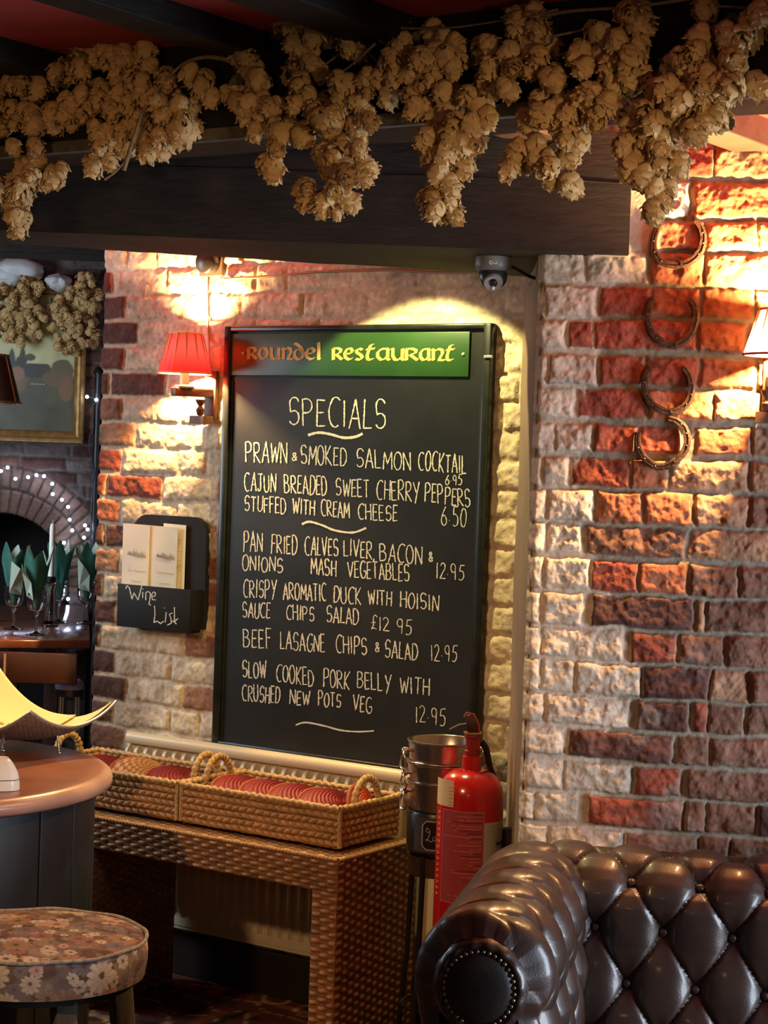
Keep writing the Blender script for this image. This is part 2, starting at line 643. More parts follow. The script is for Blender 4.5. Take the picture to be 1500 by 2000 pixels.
# ------------------------------------------------------------------ far wall with the fireplace arch
def build_far_wall():
    u = np.arange(-2.3, -0.55, 0.006)
    z = np.arange(0.0, 2.7, 0.006)
    U, Z = np.meshgrid(u, z)
    cx, cz = ony(-4, 1140, FARY)[[0, 2]]
    sc = FARY / F
    r0, r1, r2 = 138 * sc, 186 * sc, 232 * sc
    bricks = []
    zc, k = .0, 0
    while zc < 2.7:
        a = -2.32 - (.1 if k % 2 else 0)
        while a < -.5:
            ln = random.choice([.10, .18, .18])
            bricks.append((a, a + ln, zc, zc + .047, np.array(random.choice([BRN, DRK, (.16, .12, .11)])) * random.uniform(.4, .75), .008, .5))
            a += ln + .008
        zc += .055
        k += 1
    H, C = brick_relief(U, Z, bricks, (.10, .085, .075), 0.0, 61)
    rad = np.hypot(U - cx, Z - cz)
    ang = np.arctan2(Z - cz, U - cx)
    up = Z > cz - .02
    for (ra, rb, nb) in ((r0, r1, 26), (r1, r2, 32)):
        w_ = PI / nb
        cell = (ang / w_) % 1.0
        idx = np.floor(ang / w_).astype(int)
        d = np.minimum(np.minimum(cell, 1 - cell) * w_ * rad, np.minimum(rad - ra, rb - rad))
        kk = sstep(.001, .006, d) * up
        ring = ((rad > ra) & (rad < rb) & up)
        tone = .75 + .5 * ((idx * 7919) % 13) / 13
        cc = np.array((.13, .075, .055))[None, None] * tone[..., None]
        base = np.where(ring[..., None], np.array((.05, .043, .04)), C)
        H = np.where(ring, .004, H)
        C = base * (1 - kk[..., None]) + cc * kk[..., None]
        H = H + kk * .012
    op = ((rad < r0) & up) | ((np.abs(U - cx) < r0) & (Z <= cz - .02))
    C = np.where(op[..., None], np.array((.006, .006, .006)), C)
    H = np.where(op, -.35, H)
    g = field(FAR, u, z, H, C)
    struct('wall_far', g, MBRICK, smooth=True)
    return cx, cz, r2


ARCH = build_far_wall()

# ------------------------------------------------------------------ floor with patterned carpet
def build_floor():
    xs = np.arange(-2.4, 2.2, .012)
    ys = np.arange(2.9, 8.0, .012)
    X, Y = np.meshgrid(xs, ys)
    base = np.array((.10, .034, .02))
    C = np.ones(X.shape + (3,)) * base
    wx = X + (fbm(X, Y, 6, 2, 3) - .5) * .12
    wy = Y + (fbm(X, Y, 6, 2, 4) - .5) * .12
    s1 = np.abs(np.sin(wx * 22) * np.cos(wy * 20) + .5 * np.sin((wx + wy) * 31))
    leaf = sstep(.16, .07, s1)[..., None]
    C = C * (1 - leaf) + np.array((.36, .22, .12)) * leaf
    s2 = fbm(wx, wy, 17, 2, 8)
    bl = sstep(.62, .7, s2)[..., None]
    C = C * (1 - bl) + np.array((.16, .05, .02)) * bl
    s3 = sstep(.30, .24, fbm(wx, wy, 21, 2, 18))[..., None]
    C = C * (1 - s3) + np.array((.02, .02, .015)) * s3
    g = G()
    g.v = np.stack([X, Y, np.zeros_like(X)], -1).reshape(-1, 3)
    ny, nx = X.shape
    idx = np.arange(ny * nx).reshape(ny, nx)
    g.f = np.stack([idx[:-1, :-1], idx[:-1, 1:], idx[1:, 1:], idx[1:, :-1]], -1).reshape(-1, 4)
    g.c = C.reshape(-1, 3)
    struct('floor', g, mat('patterned_carpet', attr=True, rough=.95, bump=.5, bscale=400, spec=.1))


build_floor()
struct('baseboard_back', G().fbox(B, -1.49, 0.0, .006, .028, 0, .13), mat('dark_skirting', (.02, .013, .010), .5), bevel=.004)

# ------------------------------------------------------------------ ceiling and beams
MRED = mat('red_ceiling_paint', (.42, .045, .04), .75, vary=.1, vscale=6, bump=.2, bscale=30)
struct('ceiling', G().box((0, 5.0, CEIL + .02), (5.2, 7.2, .04)), MRED)
MBEAM = mat('black_painted_beam', (.0105, .008, .0065), .7, spec=.3, vary=.35, vscale=14, bump=.6, bscale=26, stretch=(1, 1, 4))


def rough_beam(name, corners0, corners1, n=46, amp=.006, seed=0, notch=None, m=None):
    """a hewn beam swept between two end sections of the same corner count"""
    a, b = np.array(corners0, float), np.array(corners1, float)
    k = len(a)
    sub = 7
    P = np.zeros((n, k * sub, 3))
    for j in range(n):
        t = j / (n - 1)
        sec = a * (1 - t) + b * t
        for i in range(k):
            for q in range(sub):
                f = q / sub
                p = sec[i] * (1 - f) + sec[(i + 1) % k] * f
                s = mnoise.noise(Vector((p[0] * 5 + seed, p[1] * 5, p[2] * 9))) * amp
                s += mnoise.noise(Vector((p[0] * 22 + seed, p[1] * 22, p[2] * 60))) * amp * .35
                ctr = sec.mean(0)
                d = p - ctr
                d[:] = d / (np.linalg.norm(d) + 1e-9)
                P[j, i * sub + q] = p + d * s
    g = G().grid(P, wrap_u=True)
    g.f.append(tuple(range(k * sub))[::-1])
    g.f.append(tuple((n - 1) * k * sub + i for i in range(k * sub)))
    o = struct(name, g, m or MBEAM, smooth=True)
    try:
        o.data.set_sharp_from_angle(angle=math.radians(38))
    except Exception:
        pass
    return o


# the big lintel over the alcove: left end nearer, right end built into the brick wall
LF0, LF1 = onz(-420, 434, 2.06), onz(1228, 497, 2.06)
LB0, LB1 = onz(-420, 446, 2.06), onz(930, 525, 2.06)
LB1 = LB1 + (LB1 - LB0) * .55
LB1[0] = min(LB1[0], LF1[0] + .02)
zt0, zt1 = 2.345, 2.335


def lsec(f, b, zt):
    return [(f[0], f[1], f[2]), (b[0], b[1], b[2]), (b[0], b[1], zt), (f[0], f[1], zt)]


rough_beam('beam_lintel', lsec(LF0, LB0, zt0), lsec(LF1, LB1, zt1), seed=3)
# long crack in the lintel's face, its shadow laid on as near-black tubes
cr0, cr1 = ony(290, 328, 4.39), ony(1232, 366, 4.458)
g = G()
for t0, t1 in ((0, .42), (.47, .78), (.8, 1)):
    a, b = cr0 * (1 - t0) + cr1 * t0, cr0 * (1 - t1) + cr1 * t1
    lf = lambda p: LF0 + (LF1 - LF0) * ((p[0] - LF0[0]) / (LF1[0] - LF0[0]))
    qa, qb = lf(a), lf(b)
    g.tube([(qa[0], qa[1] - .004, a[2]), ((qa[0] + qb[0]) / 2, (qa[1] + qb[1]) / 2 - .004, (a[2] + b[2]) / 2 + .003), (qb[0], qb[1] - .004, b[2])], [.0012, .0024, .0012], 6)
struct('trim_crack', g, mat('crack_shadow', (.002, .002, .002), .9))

# plaster pad under the lintel's end
a = R.px(1158, 492)[0]
b = R.px(1226, 492)[0]
struct('trim_pad', G().fbox(R, a, b, -.01, .026, R.px(1190, 503)[1], R.px(1190, 487)[1]), MBRICK if False else mat('cream_plaster_pad', (.56, .47, .37), .8, bump=.5, bscale=50), bevel=.004)

# near beam that carries the hops
sec = lambda u: [NB.at(u, 0, 2.178), NB.at(u, -.17, 2.178), NB.at(u, -.17, CEIL + .01), NB.at(u, 0, CEIL + .01)]
rough_beam('beam_front', sec(-1.75), sec(.75), seed=9, amp=.005)
MJB = mat('brown_joist', (.085, .05, .032), .7, vary=.3, vscale=10, bump=.5, bscale=30)
g = G().fbox(NB, -1.75, .75, -.012, .008, 2.172, 2.196)
struct('trim_batten', g, mat('weathered_batten', (.09, .075, .06), .8, vary=.3, bump=.6, bscale=60), bevel=.003)
# joists run square to the near beam, in front of it and behind it
for (px_, py_, w_) in ((505, 20, .085), (770, 8, .11), (120, 40, .1)):
    u0 = NB.px(px_, py_)[0]
    g = G().fbox(NB, u0 - w_ / 2, u0 + w_ / 2, 0.0, 2.0, CEIL - .045, CEIL + .01)
    struct('ceiling_joist', g, MBEAM, bevel=.004)
wp = R.at(*[R.px(1478, 296)[0], 0, 0])
uj = NB.uo(wp)[0]
g = G().fbox(NB, uj - .05, uj + .05, -1.5, -.17, CEIL - .062, CEIL + .01)
struct('ceiling_joist', g, MJB, bevel=.004)
uj2 = NB.uo(onz(1000, 250, 2.32))[0]
g = G().fbox(NB, uj2 - .06, uj2 + .06, -1.8, -.17, CEIL - .05, CEIL + .01)
struct('ceiling_joist', g, MJB, bevel=.004)
# dark beam over the far room
g = G().box((-1.45, 6.9, 2.40), (1.9, .25, .30))
struct('beam_far', g, MBEAM, bevel=.008)

# ------------------------------------------------------------------ stroke lettering
def arc(cx, cy, rx, ry, a0, a1, n=10):
    return [(cx + rx * math.cos(math.radians(a0 + (a1 - a0) * i / n)), cy + ry * math.sin(math.radians(a0 + (a1 - a0) * i / n))) for i in range(n + 1)]


S_ = arc(.52, .76, .42, .24, 20, 200, 8) + arc(.5, .26, .46, .26, 130, -150, 9)
GL = {
    'A': [[(0, -.02), (.5, 1), (1, -.03)], [(.16, .34), (.86, .32)]],
    'B': [[(.04, 0), (.02, 1)], [(.0, .98)] + arc(.35, .76, .42, .23, 90, -90, 7) + [(.04, .53)], [(.04, .53)] + arc(.42, .26, .52, .27, 90, -90, 8) + [(.0, 0)]],
    'C': [arc(.62, .5, .6, .52, 52, 300, 14)],
    'D': [[(.06, 0), (.04, 1)], [(-.05, .98)] + arc(.3, .5, .68, .5, 88, -88, 12) + [(.0, .0)]],
    'E': [[(.05, 1), (.05, 0)], [(.0, 1), (.95, .98)], [(.05, .52), (.8, .52)], [(.05, .0), (.98, .02)]],
    'F': [[(.08, 1), (.08, -.02)], [(.0, 1), (.98, .98)], [(.08, .53), (.8, .53)]],
    'G': [arc(.58, .5, .56, .52, 50, 330, 15) + [(.98, .42), (.6, .42)]],
    'H': [[(.06, 1), (.06, 0)], [(.94, 1), (.96, -.05)], [(.06, .5), (.95, .5)]],
    'I': [[(.5, 1), (.5, 0)]],
    'J': [[(.1, 1), (.98, 1)], [(.6, 1), (.6, .2)] + arc(.32, .2, .28, .2, 0, -170, 6)],
    'K': [[(.05, 1), (.05, 0)], [(.9, 1), (.08, .45), (.95, -.04)]],
    'L': [[(.06, 1), (.06, .0), (.98, .0)]],
    'M': [[(.02, 0), (.1, 1), (.5, .3), (.9, 1), (1, -.02)]],
    'N': [[(.04, 0), (.04, 1), (.94, 0), (.96, 1)]],
    'O': [arc(.5, .5, .5, .52, 100, 462, 16)],
    'P': [[(.06, -.02), (.04, 1)], [(-.02, .98)] + arc(.4, .74, .5, .27, 88, -88, 8) + [(.05, .47)]],
    'R': [[(.06, 0), (.04, 1)], [(-.02, .98)] + arc(.4, .75, .48, .25, 88, -88, 8) + [(.06, .5), (1, -.03)]],
    'S': [S_],
    'T': [[(0, 1), (1, .98)], [(.5, 1), (.48, 0)]],
    'U': [[(.05, 1), (.05, .3)] + arc(.5, .3, .45, .32, 180, 360, 8) + [(.95, 1)]],
    'V': [[(0, 1), (.48, 0), (1, 1.04)]],
    'W': [[(0, 1), (.25, 0), (.5, .8), (.74, 0), (1, 1.05)]],
    'Y': [[(0, 1), (.5, .48)], [(1, 1.02), (.34, -.08)]],
    '&': [[(.95, 0), (.25, .72)] + arc(.45, .8, .22, .2, 200, -40, 7) + [(.15, .3)] + arc(.4, .2, .3, .2, 170, 350, 7) + [(.9, .5)]],
    '£': [arc(.68, .75, .28, .25, 20, 190, 7) + [(.45, .3), (.1, .02), (.4, .1), (.95, .0)], [(.1, .48), (.75, .48)]],
    ',': [[(.3, .08), (.1, -.15)]],
    '.': [[(.2, .3), (.35, .33)]],
    '1': [[(.5, 1), (.5, 0)]],
    '2': [arc(.45, .74, .4, .26, 160, -30, 8) + [(.05, .02), (1, .0)]],
    '0': [arc(.5, .5, .46, .52, 90, 450, 16)],
    '5': [[(.95, 1), (.25, .98), (.15, .58)] + arc(.4, .28, .5, .32, 110, -130, 10)],
    '6': [[(.8, 1.02), (.25, .6)] + arc(.48, .26, .44, .28, 150, 510, 14)],
    '9': [arc(.45, .72, .4, .28, 20, 380, 14) + [(.8, .5), (.72, -.05)]],
    ' ': [],
}
WID = {'I': .35, '1': .35, '.': .4, ',': .3, 'M': 1.2, 'W': 1.25, ' ': .6, 'L': .8, 'E': .8, 'F': .85}


def resample(pl, d):
    out = [np.array(pl[0], float)]
    for a, b in zip(pl[:-1], pl[1:]):
        a, b = np.array(a, float), np.array(b, float)
        n = max(1, int(np.linalg.norm(b - a) / d))
        for i in range(1, n + 1):
            out.append(a + (b - a) * i / n)
    return out


def ribbon(g, pts, wd, put, jit=.25, nib=None):
    """a flat stroke with thickness wd laid on a surface by put(x, y)"""
    pts = [np.array(p, float) for p in pts]
    L, Rr = [], []
    for i, p in enumerate(pts):
        t = pts[min(i + 1, len(pts) - 1)] - pts[max(i - 1, 0)]
        t = t / (np.linalg.norm(t) + 1e-12)
        nrm = np.array([-t[1], t[0]])
        if nib is not None:
            off = np.array(nib)
            if off @ nrm < 0:
                off = -off
            off = off + nrm * wd / 2
            L.append(p + off)
            Rr.append(p - off)
        else:
            k = wd / 2 * random.uniform(1 - jit, 1 + jit)
            L.append(p + nrm * k)
            Rr.append(p - nrm * k)
    vs, fs = [], []
    for a, b in zip(L, Rr):
        vs += [put(*a), put(*b)]
    for i in range(len(pts) - 1):
        fs.append((2 * i, 2 * i + 1, 2 * i + 3, 2 * i + 2))
    g.add(vs, fs)


# ------------------------------------------------------------------ the menu board
ZT = 1.954
UL, UR = -.990, -.068
ZB = .70
OB = .030


def board_put(x, y, o=OB + .0012):
    u, z = B.px(x, y, OB)
    return B.at(u, o, z)


def build_board():
    t = thing('menu_board', 'tall black chalkboard with a green sign on top, hung on the cream alcove wall', 'chalkboard', B.at(-.53, 0.0, ZB))
    mb = mat('chalkboard_black', (.012, .013, .012), .42, vary=.35, vscale=5, spec=.45)
    link_mesh('panel', G().fbox(B, UL + .01, UR - .01, .012, OB, ZB + .01, ZT - .01), mb, t, False)
    mf = mat('black_green_frame', (.010, .013, .010), .32, vary=.4, vscale=25)
    fw_ = .026
    g = G()
    g.fbox(B, UL, UL + fw_, .012, OB + .012, ZB, ZT)
    g.fbox(B, UR - fw_, UR, .012, OB + .012, ZB, ZT)
    g.fbox(B, UL, UR, .012, OB + .011, ZT - .016, ZT)
    g.fbox(B, UL, UR, .012, OB + .011, ZB, ZB + .026)
    link_mesh('frame', g, mf, t, True, .004)
    # moulding beads inside the two uprights
    for uu in (UL + fw_ + .004, UR - fw_ - .004):
        link_mesh('bead', G().tube([B.at(uu, OB + .001, ZB + .02), B.at(uu, OB + .001, ZT - .16)], .0045, 8), mf, t)
    # small metal turn button on the right upright
    u0, z0 = B.px(955, 697, OB + .012)
    g = G().fbox(B, u0 - .014, u0 + .012, OB + .011, OB + .017, z0 - .004, z0 + .004)
    link_mesh('turn_button', g, mat('dull_steel', (.45, .43, .40), .4, .9), t, True, .001)
    # green header sign
    ua, za = B.px(462, 645, OB)
    ub, zb = B.px(917, 737, OB)
    h = link_mesh('header_sign', G().fbox(B, UL + .022, ub, OB, OB + .007, B.px(690, 735, OB)[1], ZT - .022),
                  mat('green_sign_paint', (.022, .075, .018), .38, vary=.15, vscale=8), t, True, .0015)
    h['label'] = 'green painted sign board'
    g = G()
    UN = {
        'R': [[(.1, 0), (.1, 1)], [(0, .95), (.45, 1.0), (.72, .86), (.66, .62), (.38, .5)], [(.3, .5), (.8, 0.02)]],
        'o': [arc(.42, .5, .38, .46, 90, 450, 18)],
        'u': [[(0, .95), (.16, .98), (.14, .4), (.28, .06), (.5, .03), (.74, .3)], [(.78, 1), (.76, .1), (.9, .02)]],
        'n': [[(.02, .98), (.12, .9), (.12, 0)], [(.14, .75), (.45, 1.0), (.72, .9), (.74, .6), (.55, .2), (.5, .04), (.9, .04)]],
        'd': [arc(.42, .46, .36, .44, 100, 450, 16), [(.05, 1.38), (.28, 1.30), (.6, 1.02), (.78, .6), (.74, .3)]],
        'e': [[(.78, .16), (.45, .02), (.12, .22), (.08, .6), (.3, .95), (.6, .98), (.76, .78), (.6, .56), (.12, .5)]],
        'l': [[(.0, 1.45), (.14, 1.4), (.14, .1), (.32, .02)]],
        's': [[(.7, .86), (.42, .98), (.12, .84), (.18, .62), (.55, .44), (.7, .22), (.45, .02), (.05, .1)]],
        't': [[(.62, 1.38), (.4, 1.25), (.16, .4), (.2, .08), (.4, .02), (.62, .16)], [(.08, .92), (.72, .98)]],
        'a': [[(.78, .98), (.35, .96), (.1, .66), (.1, .3), (.32, .03), (.58, .1), (.74, .34)], [(.78, .98), (.76, .1), (.92, .02)]],
    }
    spans = [('R', 485, 519), ('o', 507, 529), ('u', 528, 552), ('n', 552, 577), ('d', 575, 600), ('e', 598, 622), ('l', 622, 636),
             ('R', 650, 675), ('e', 673, 696), ('s', 695, 716), ('t', 714, 742), ('a', 736, 766), ('u', 764, 795), ('R', 792, 824),
             ('a', 820, 845), ('n', 844, 874), ('t', 870, 897)]
    spans[0] = ('R', 485, 508)
    for ch, x0, x1 in spans:
        yb = 704 + (x0 - 485) * .0075
        for pl in UN[ch]:
            pts = [(x0 + 2 + p[0] * (x1 - x0 - 1), yb - 2 - p[1] * 23) for p in resample(pl, .06)]
            ribbon(g, pts, 2.2, lambda x, y: board_put(x, y, OB + .0082), 0, nib=(2.2, -1.0))
    link_mesh('sign_lettering', g, mat('gold_leaf_paint', (.72, .50, .13), .4), h, False)
    g = G()
    for x, y in ((475, 690), (905, 692)):
        u0, z0 = B.px(x, y, OB + .007)
        g.ball(B.at(u0, OB + .007, z0), .005, 8)
    link_mesh('screw_cover', g, mat('pale_screw', (.6, .58, .5), .4, .3), h)
    # chalk writing
    g = G()
    words = [
        ('SPECIALS', 564, 829, 757, 838, 54), ('PRAWN', 480, 902, 564, 904, 40), ('&', 570, 899, 584, 899, 15), ('SMOKED', 588, 906, 680, 910, 36),
        ('SALMON', 696, 912, 806, 918, 36), ('COCKTAIL', 818, 917, 914, 926, 35), ('6.95', 870, 946, 906, 947, 19),
        ('CAJUN', 478, 958, 542, 961, 34), ('BREADED', 556, 962, 642, 967, 36), ('SWEET', 656, 968, 725, 972, 34), ('CHERRY', 736, 974, 822, 980, 37),
        ('PEPPERS', 830, 979, 922, 990, 34), ('STUFFED', 478, 997, 562, 1003, 29), ('WITH', 572, 1003, 618, 1006, 29), ('CREAM', 628, 1007, 686, 1012, 31),
        ('CHEESE', 700, 1013, 780, 1018, 31), ('6.50', 862, 1026, 914, 1028, 35),
        ('PAN', 476, 1077, 516, 1078, 38), ('FRIED', 530, 1080, 584, 1084, 36), ('CALVES', 596, 1083, 664, 1086, 34), ('LIVER,', 672, 1085, 736, 1093, 32),
        ('BACON', 742, 1094, 828, 1102, 33), ('&', 838, 1097, 849, 1097, 19), ('ONIONS', 474, 1114, 556, 1118, 29), ('MASH', 608, 1121, 660, 1126, 31),
        ('VEGETABLES', 680, 1126, 803, 1135, 31), ('12.95', 852, 1129, 910, 1132, 30),
        ('CRISPY', 476, 1166, 542, 1168, 34), ('AROMATIC', 554, 1170, 641, 1174, 31), ('DUCK', 652, 1176, 709, 1181, 32), ('WITH', 720, 1180, 768, 1182, 29),
        ('HOISIN', 782, 1185, 860, 1194, 31), ('SAUCE', 474, 1205, 531, 1208, 28), ('CHIPS', 560, 1210, 617, 1212, 28), ('SALAD', 638, 1214, 704, 1220, 31),
        ('£12 95', 724, 1228, 808, 1240, 28), ('BEEF', 476, 1263, 534, 1266, 36), ('LASAGNE', 548, 1267, 638, 1274, 33), ('CHIPS', 657, 1274, 720, 1280, 33),
        ('&', 733, 1274, 745, 1274, 17), ('SALAD', 752, 1283, 819, 1290, 33), ('12.95', 842, 1290, 896, 1292, 32),
        ('SLOW', 474, 1322, 523, 1326, 32), ('COOKED', 540, 1329, 616, 1341, 33), ('PORK', 632, 1340, 686, 1346, 33), ('BELLY', 698, 1342, 766, 1352, 33),
        ('WITH', 782, 1352, 842, 1358, 31), ('CRUSHED', 474, 1368, 550, 1374, 31), ('NEW', 566, 1374, 608, 1378, 27), ('POTS', 622, 1378, 669, 1382, 27),
        ('VEG', 690, 1386, 729, 1394, 30), ('12.95', 812, 1410, 874, 1416, 31)]
    for wd, x0, y0, x1, y1, h_ in words:
        ws = [WID.get(c, 1.0) for c in wd]
        gap = .28
        tot = sum(ws) + gap * (len(wd) - 1)
        k = (x1 - x0 - 3) / tot
        cx = 0
        thick = 2.25 if h_ < 50 else 2.7
        if wd[0] in '61£':
            thick = 1.9
        for c, ww in zip(wd, ws):
            sl = random.uniform(-.05, .03)
            hh = h_ * random.uniform(.93, 1.07)
            dy = random.uniform(-1.2, 1.2)
            for pl in GL[c]:
                ps = [(p[0] * ww * k, p[1] * hh) for p in pl]
                ps = resample(ps, 2.6)
                ps = [np.array(((x0 + cx * k) + p[0] - sl * p[1] + random.uniform(-.3, .3),
                                y0 + (y1 - y0) * (cx + ww / 2) / tot + dy - p[1] + random.uniform(-.3, .3))) for p in ps]
                ribbon(g, ps, thick, board_put, .35)
            cx += ww + gap
    for sq, th in (([(602, 850), (622, 845), (645, 848), (672, 855), (695, 853), (710, 846)], 5), ([(590, 1024), (605, 1019), (630, 1026), (655, 1036), (690, 1040), (718, 1030)], 4),
                   ([(578, 1416), (598, 1411), (635, 1418), (665, 1426), (700, 1429), (734, 1427)], 3)):
        # smooth the swash
        sm = []
        n = len(sq)
        for i in range(n - 1):
            p0, p1, p2, p3 = [np.array(sq[max(0, min(n - 1, i + d))], float) for d in (-1, 0, 1, 2)]
            for q in range(7):
                t_ = q / 7
                sm.append(.5 * ((2 * p1) + (-p0 + p2) * t_ + (2 * p0 - 5 * p1 + 4 * p2 - p3) * t_ ** 2 + (-p0 + 3 * p1 - 3 * p2 + p3) * t_ ** 3))
        ribbon(g, sm, th, board_put, .2)
    c = link_mesh('chalk_lettering', g, mat('chalk', (.60, .59, .52), .95), t, False)


build_board()

# spotlight over the board: fixed under the alcove ceiling close to the wall
su, sz = B.px(838, 640)
sp = B.at(su, .40, 2.27)
SPOT = lamp('board_spotlight', 'SPOT', sp, 60, (1.0, .86, .36), .012, tuple(B.at(su + .02, .21, 1.4)),
            spot_size=math.radians(92), spot_blend=.12)
t = thing('ceiling_spotlight', 'small black spotlight under the ceiling over the chalkboard', 'spotlight', B.at(su, .40, 2.30))
g = G().lathe([(.022, .0), (.022, .06)], B.at(su, .40, 2.30), 20, caps=True)
link_mesh('housing', g, mat('black_metal', (.02, .02, .02), .4, .6), t)

# ------------------------------------------------------------------ left wall lamp
def pleated_shade(name, c, r0, r1, h, m, parent, n=96, pleats=24, amp=.03, ax=None):
    prof = []
    P = np.zeros((10, n, 3))
    for j in range(10):
        t = j / 9
        for k in range(n):
            a = 2 * PI * k / n
            r = (r0 * (1 - t) + r1 * t) * (1 + amp * abs(math.sin(a * pleats / 2)) - .0)
            P[j, k] = np.array(c) + np.array((r * math.cos(a), r * math.sin(a), h * t))
    g = G().grid(P, wrap_u=True)
    return link_mesh(name, g, m, parent)


def wall_lamp(fr, pxc, py_bot, py_top, r_bot, r_top, out, plate_px, label, cmat, tmat, energy, col):
    u0, zb = fr.px(pxc, py_bot, out)
    zt = fr.px(pxc, py_top, out)[1]
    c = fr.at(u0, out, zb)
    t = thing('wall_lamp', label, 'lamp', fr.at(u0, 0.012, zb - .12))
    mw = mat('carved_dark_wood', (.10, .045, .025), .5, vary=.25, vscale=30)
    up = fr.px(plate_px[0], plate_px[1], .03)
    # back plate, turned pendant and arm
    u1 = up[0]
    g = G().fbox(fr, u1 - .022, u1 + .022, .008, .026, zb - .135, zb + .012)
    link_mesh('back_plate', g, mw, t, True, .004)
    g = G().lathe([(.004, -.05), (.010, -.045), (.013, -.03), (.006, -.02), (.014, -.008), (.016, .0)], fr.at(u1 - .01, .055, zb - .075), 16)
    g.fbox(fr, u1 - .034, u1 + .018, .02, .075, zb - .148, zb - .124)
    link_mesh('pendant', g, mw, t)
    a = fr.at(u1, .02, zb - .055)
    b = fr.at(u0, out, zb - .055)
    ax = (b - a) / np.linalg.norm(b - a)
    side = np.cross(ax, (0, 0, 1))
    g = G().box((a + b) / 2 + ax * .012, (np.linalg.norm(b - a) + .05, .032, .026), (ax, side, (0, 0, 1)))
    link_mesh('arm', g, mw, t, True, .004)
    g = G().lathe([(.001, -.045), (.028, -.043), (.030, -.038), (.014, -.034), (.0125, .035), (.001, .036)], c + np.array((0, 0, .0)), 20)
    link_mesh('candle_tube', g, mat('ivory_candle_tube', (.85, .78, .6), .5), t)
    g = G().lathe([(.004, .036), (.013, .05), (.015, .062), (.010, .078), (.003, .092)], c, 16)
    link_mesh('bulb', g, mat('lit_bulb_' + label[:5], (1, .9, .7), .3, emit=col, estr=energy / (PI * .0042)), t)
    s = pleated_shade('lamp_shade', c, r_bot, r_top, zt - zb, cmat, t)
    for (r, z) in ((r_bot, 0), (r_top, zt - zb)):
        g = G().tube([c + np.array((r * 1.025 * math.cos(2 * PI * k / 40), r * 1.025 * math.sin(2 * PI * k / 40), z)) for k in range(40)], .003, 8, closed=True)
        link_mesh('shade_trim', g, tmat, s)
    g = G()
    for k in range(12):
        an = 2 * PI * (k + .3) / 12
        pts = []
        for q in range(6):
            tt = q / 5
            r = (r_bot * (1 - tt) + r_top * tt) * 1.035
            pts.append(c + np.array((r * math.cos(an), r * math.sin(an), (zt - zb) * tt)))
        g.tube(pts[1:], [.0008, .0014, .0024, .003, .0034], 6)
    link_mesh('shade_braid', g, mat('gold_braid', (.85, .6, .25), .5, sss=.4), s)
    return t, c


RS = mat('red_pleated_silk', (.30, .006, .010), .6, sss=.03)
LAMPL, LC = wall_lamp(B, 361, 729, 652, .077, .046, .105, (408, 760),
                      'wall lamp with a red and gold pleated shade, left of the chalkboard', RS,
                      mat('cream_trim', (.8, .6, .35), .6, sss=.4), 160, (1.0, .58, .22))
LAMPR, RC = wall_lamp(R, 1528, 694, 606, .082, .052, .11, (1508, 770),
                      'wall lamp with a pale shade at the edge of the brick wall by the horseshoes', mat('pale_silk_shade', (.95, .84, .68), .6, sss=.85),
                      mat('red_trim', (.45, .03, .03), .6), 110, (1.0, .58, .22))

# dark round switch plate and its cable, above the red lamp
t = thing('junction_box', 'black round junction box on a wooden block above the red lamp', 'junction box', B.at(B.px(412, 515, .02)[0], .01, B.px(412, 515, .02)[1]))
u0, z0 = B.px(412, 500, .02)
link_mesh('wooden_block', G().fbox(B, u0 - .045, u0 + .045, .004, .02, z0 - .06, z0 + .09), mat('block_wood', (.06, .03, .018), .6), t, True, .003)
g = G().lathe([(.036, 0), (.036, .028), (.03, .034), (.001, .036)], B.at(u0, .02, z0 - .02), 24, (B.U, (0, 0, 1), B.N))
link_mesh('box_cover', g, mat('black_bakelite', (.012, .011, .010), .35), t)
pts = []
for x, y, o in ((438, 545, .02), (470, 543, .022), (500, 542, .02), (560, 536, .02), (620, 531, .02), (690, 529, .02), (760, 527, .02), (830, 532, .02), (900, 533, .022), (960, 530, .03)):
    u0, z0 = B.px(x, y, o)
    pts.append(B.at(u0, o, z0))
tag(link_mesh('electric_cable', G().tube(pts, .0042, 8), mat('painted_cable', (.30, .20, .12), .6)), 'painted electric cable clipped along the wall under the lintel', 'cable')
pts = [B.at(B.px(x, y, .012)[0], .016, B.px(x, y, .012)[1]) for x, y in ((407, 540), (407, 580), (408, 640), (411, 690), (414, 730), (416, 760))]
tag(link_mesh('lamp_flex', G().tube(pts, .003, 8), mat('painted_flex', (.45, .28, .15), .6)), 'thin vertical flex running down to the red wall lamp', 'cable')
u0, z0 = B.px(287, 575, .02)
tag(link_mesh('wall_hook', G().tube([B.at(u0, .0, z0 + .03), B.at(u0, .016, z0 + .028), B.at(u0 - .006, .02, z0), B.at(u0, .026, z0 - .018), B.at(u0 + .01, .03, z0 - .014)], .0028, 8),
              mat('brass_hook', (.8, .65, .4), .35, .6)), 'small pale hook screwed in the brick left of the red lamp', 'hook')

# ------------------------------------------------------------------ wine list holder
def surf_text(txt, size, put, g):
    cu = bpy.data.curves.new('txt', 'FONT')
    cu.body = txt
    cu.size = size
    cu.resolution_u = 3
    ob = bpy.data.objects.new('txt', cu)
    COL.objects.link(ob)
    me = bpy.data.meshes.new_from_object(ob)
    g.add([put(v.co.x, v.co.y) for v in me.vertices], [tuple(p.vertices) for p in me.polygons])
    bpy.data.objects.remove(ob)
    bpy.data.meshes.remove(me)
    bpy.data.curves.remove(cu)


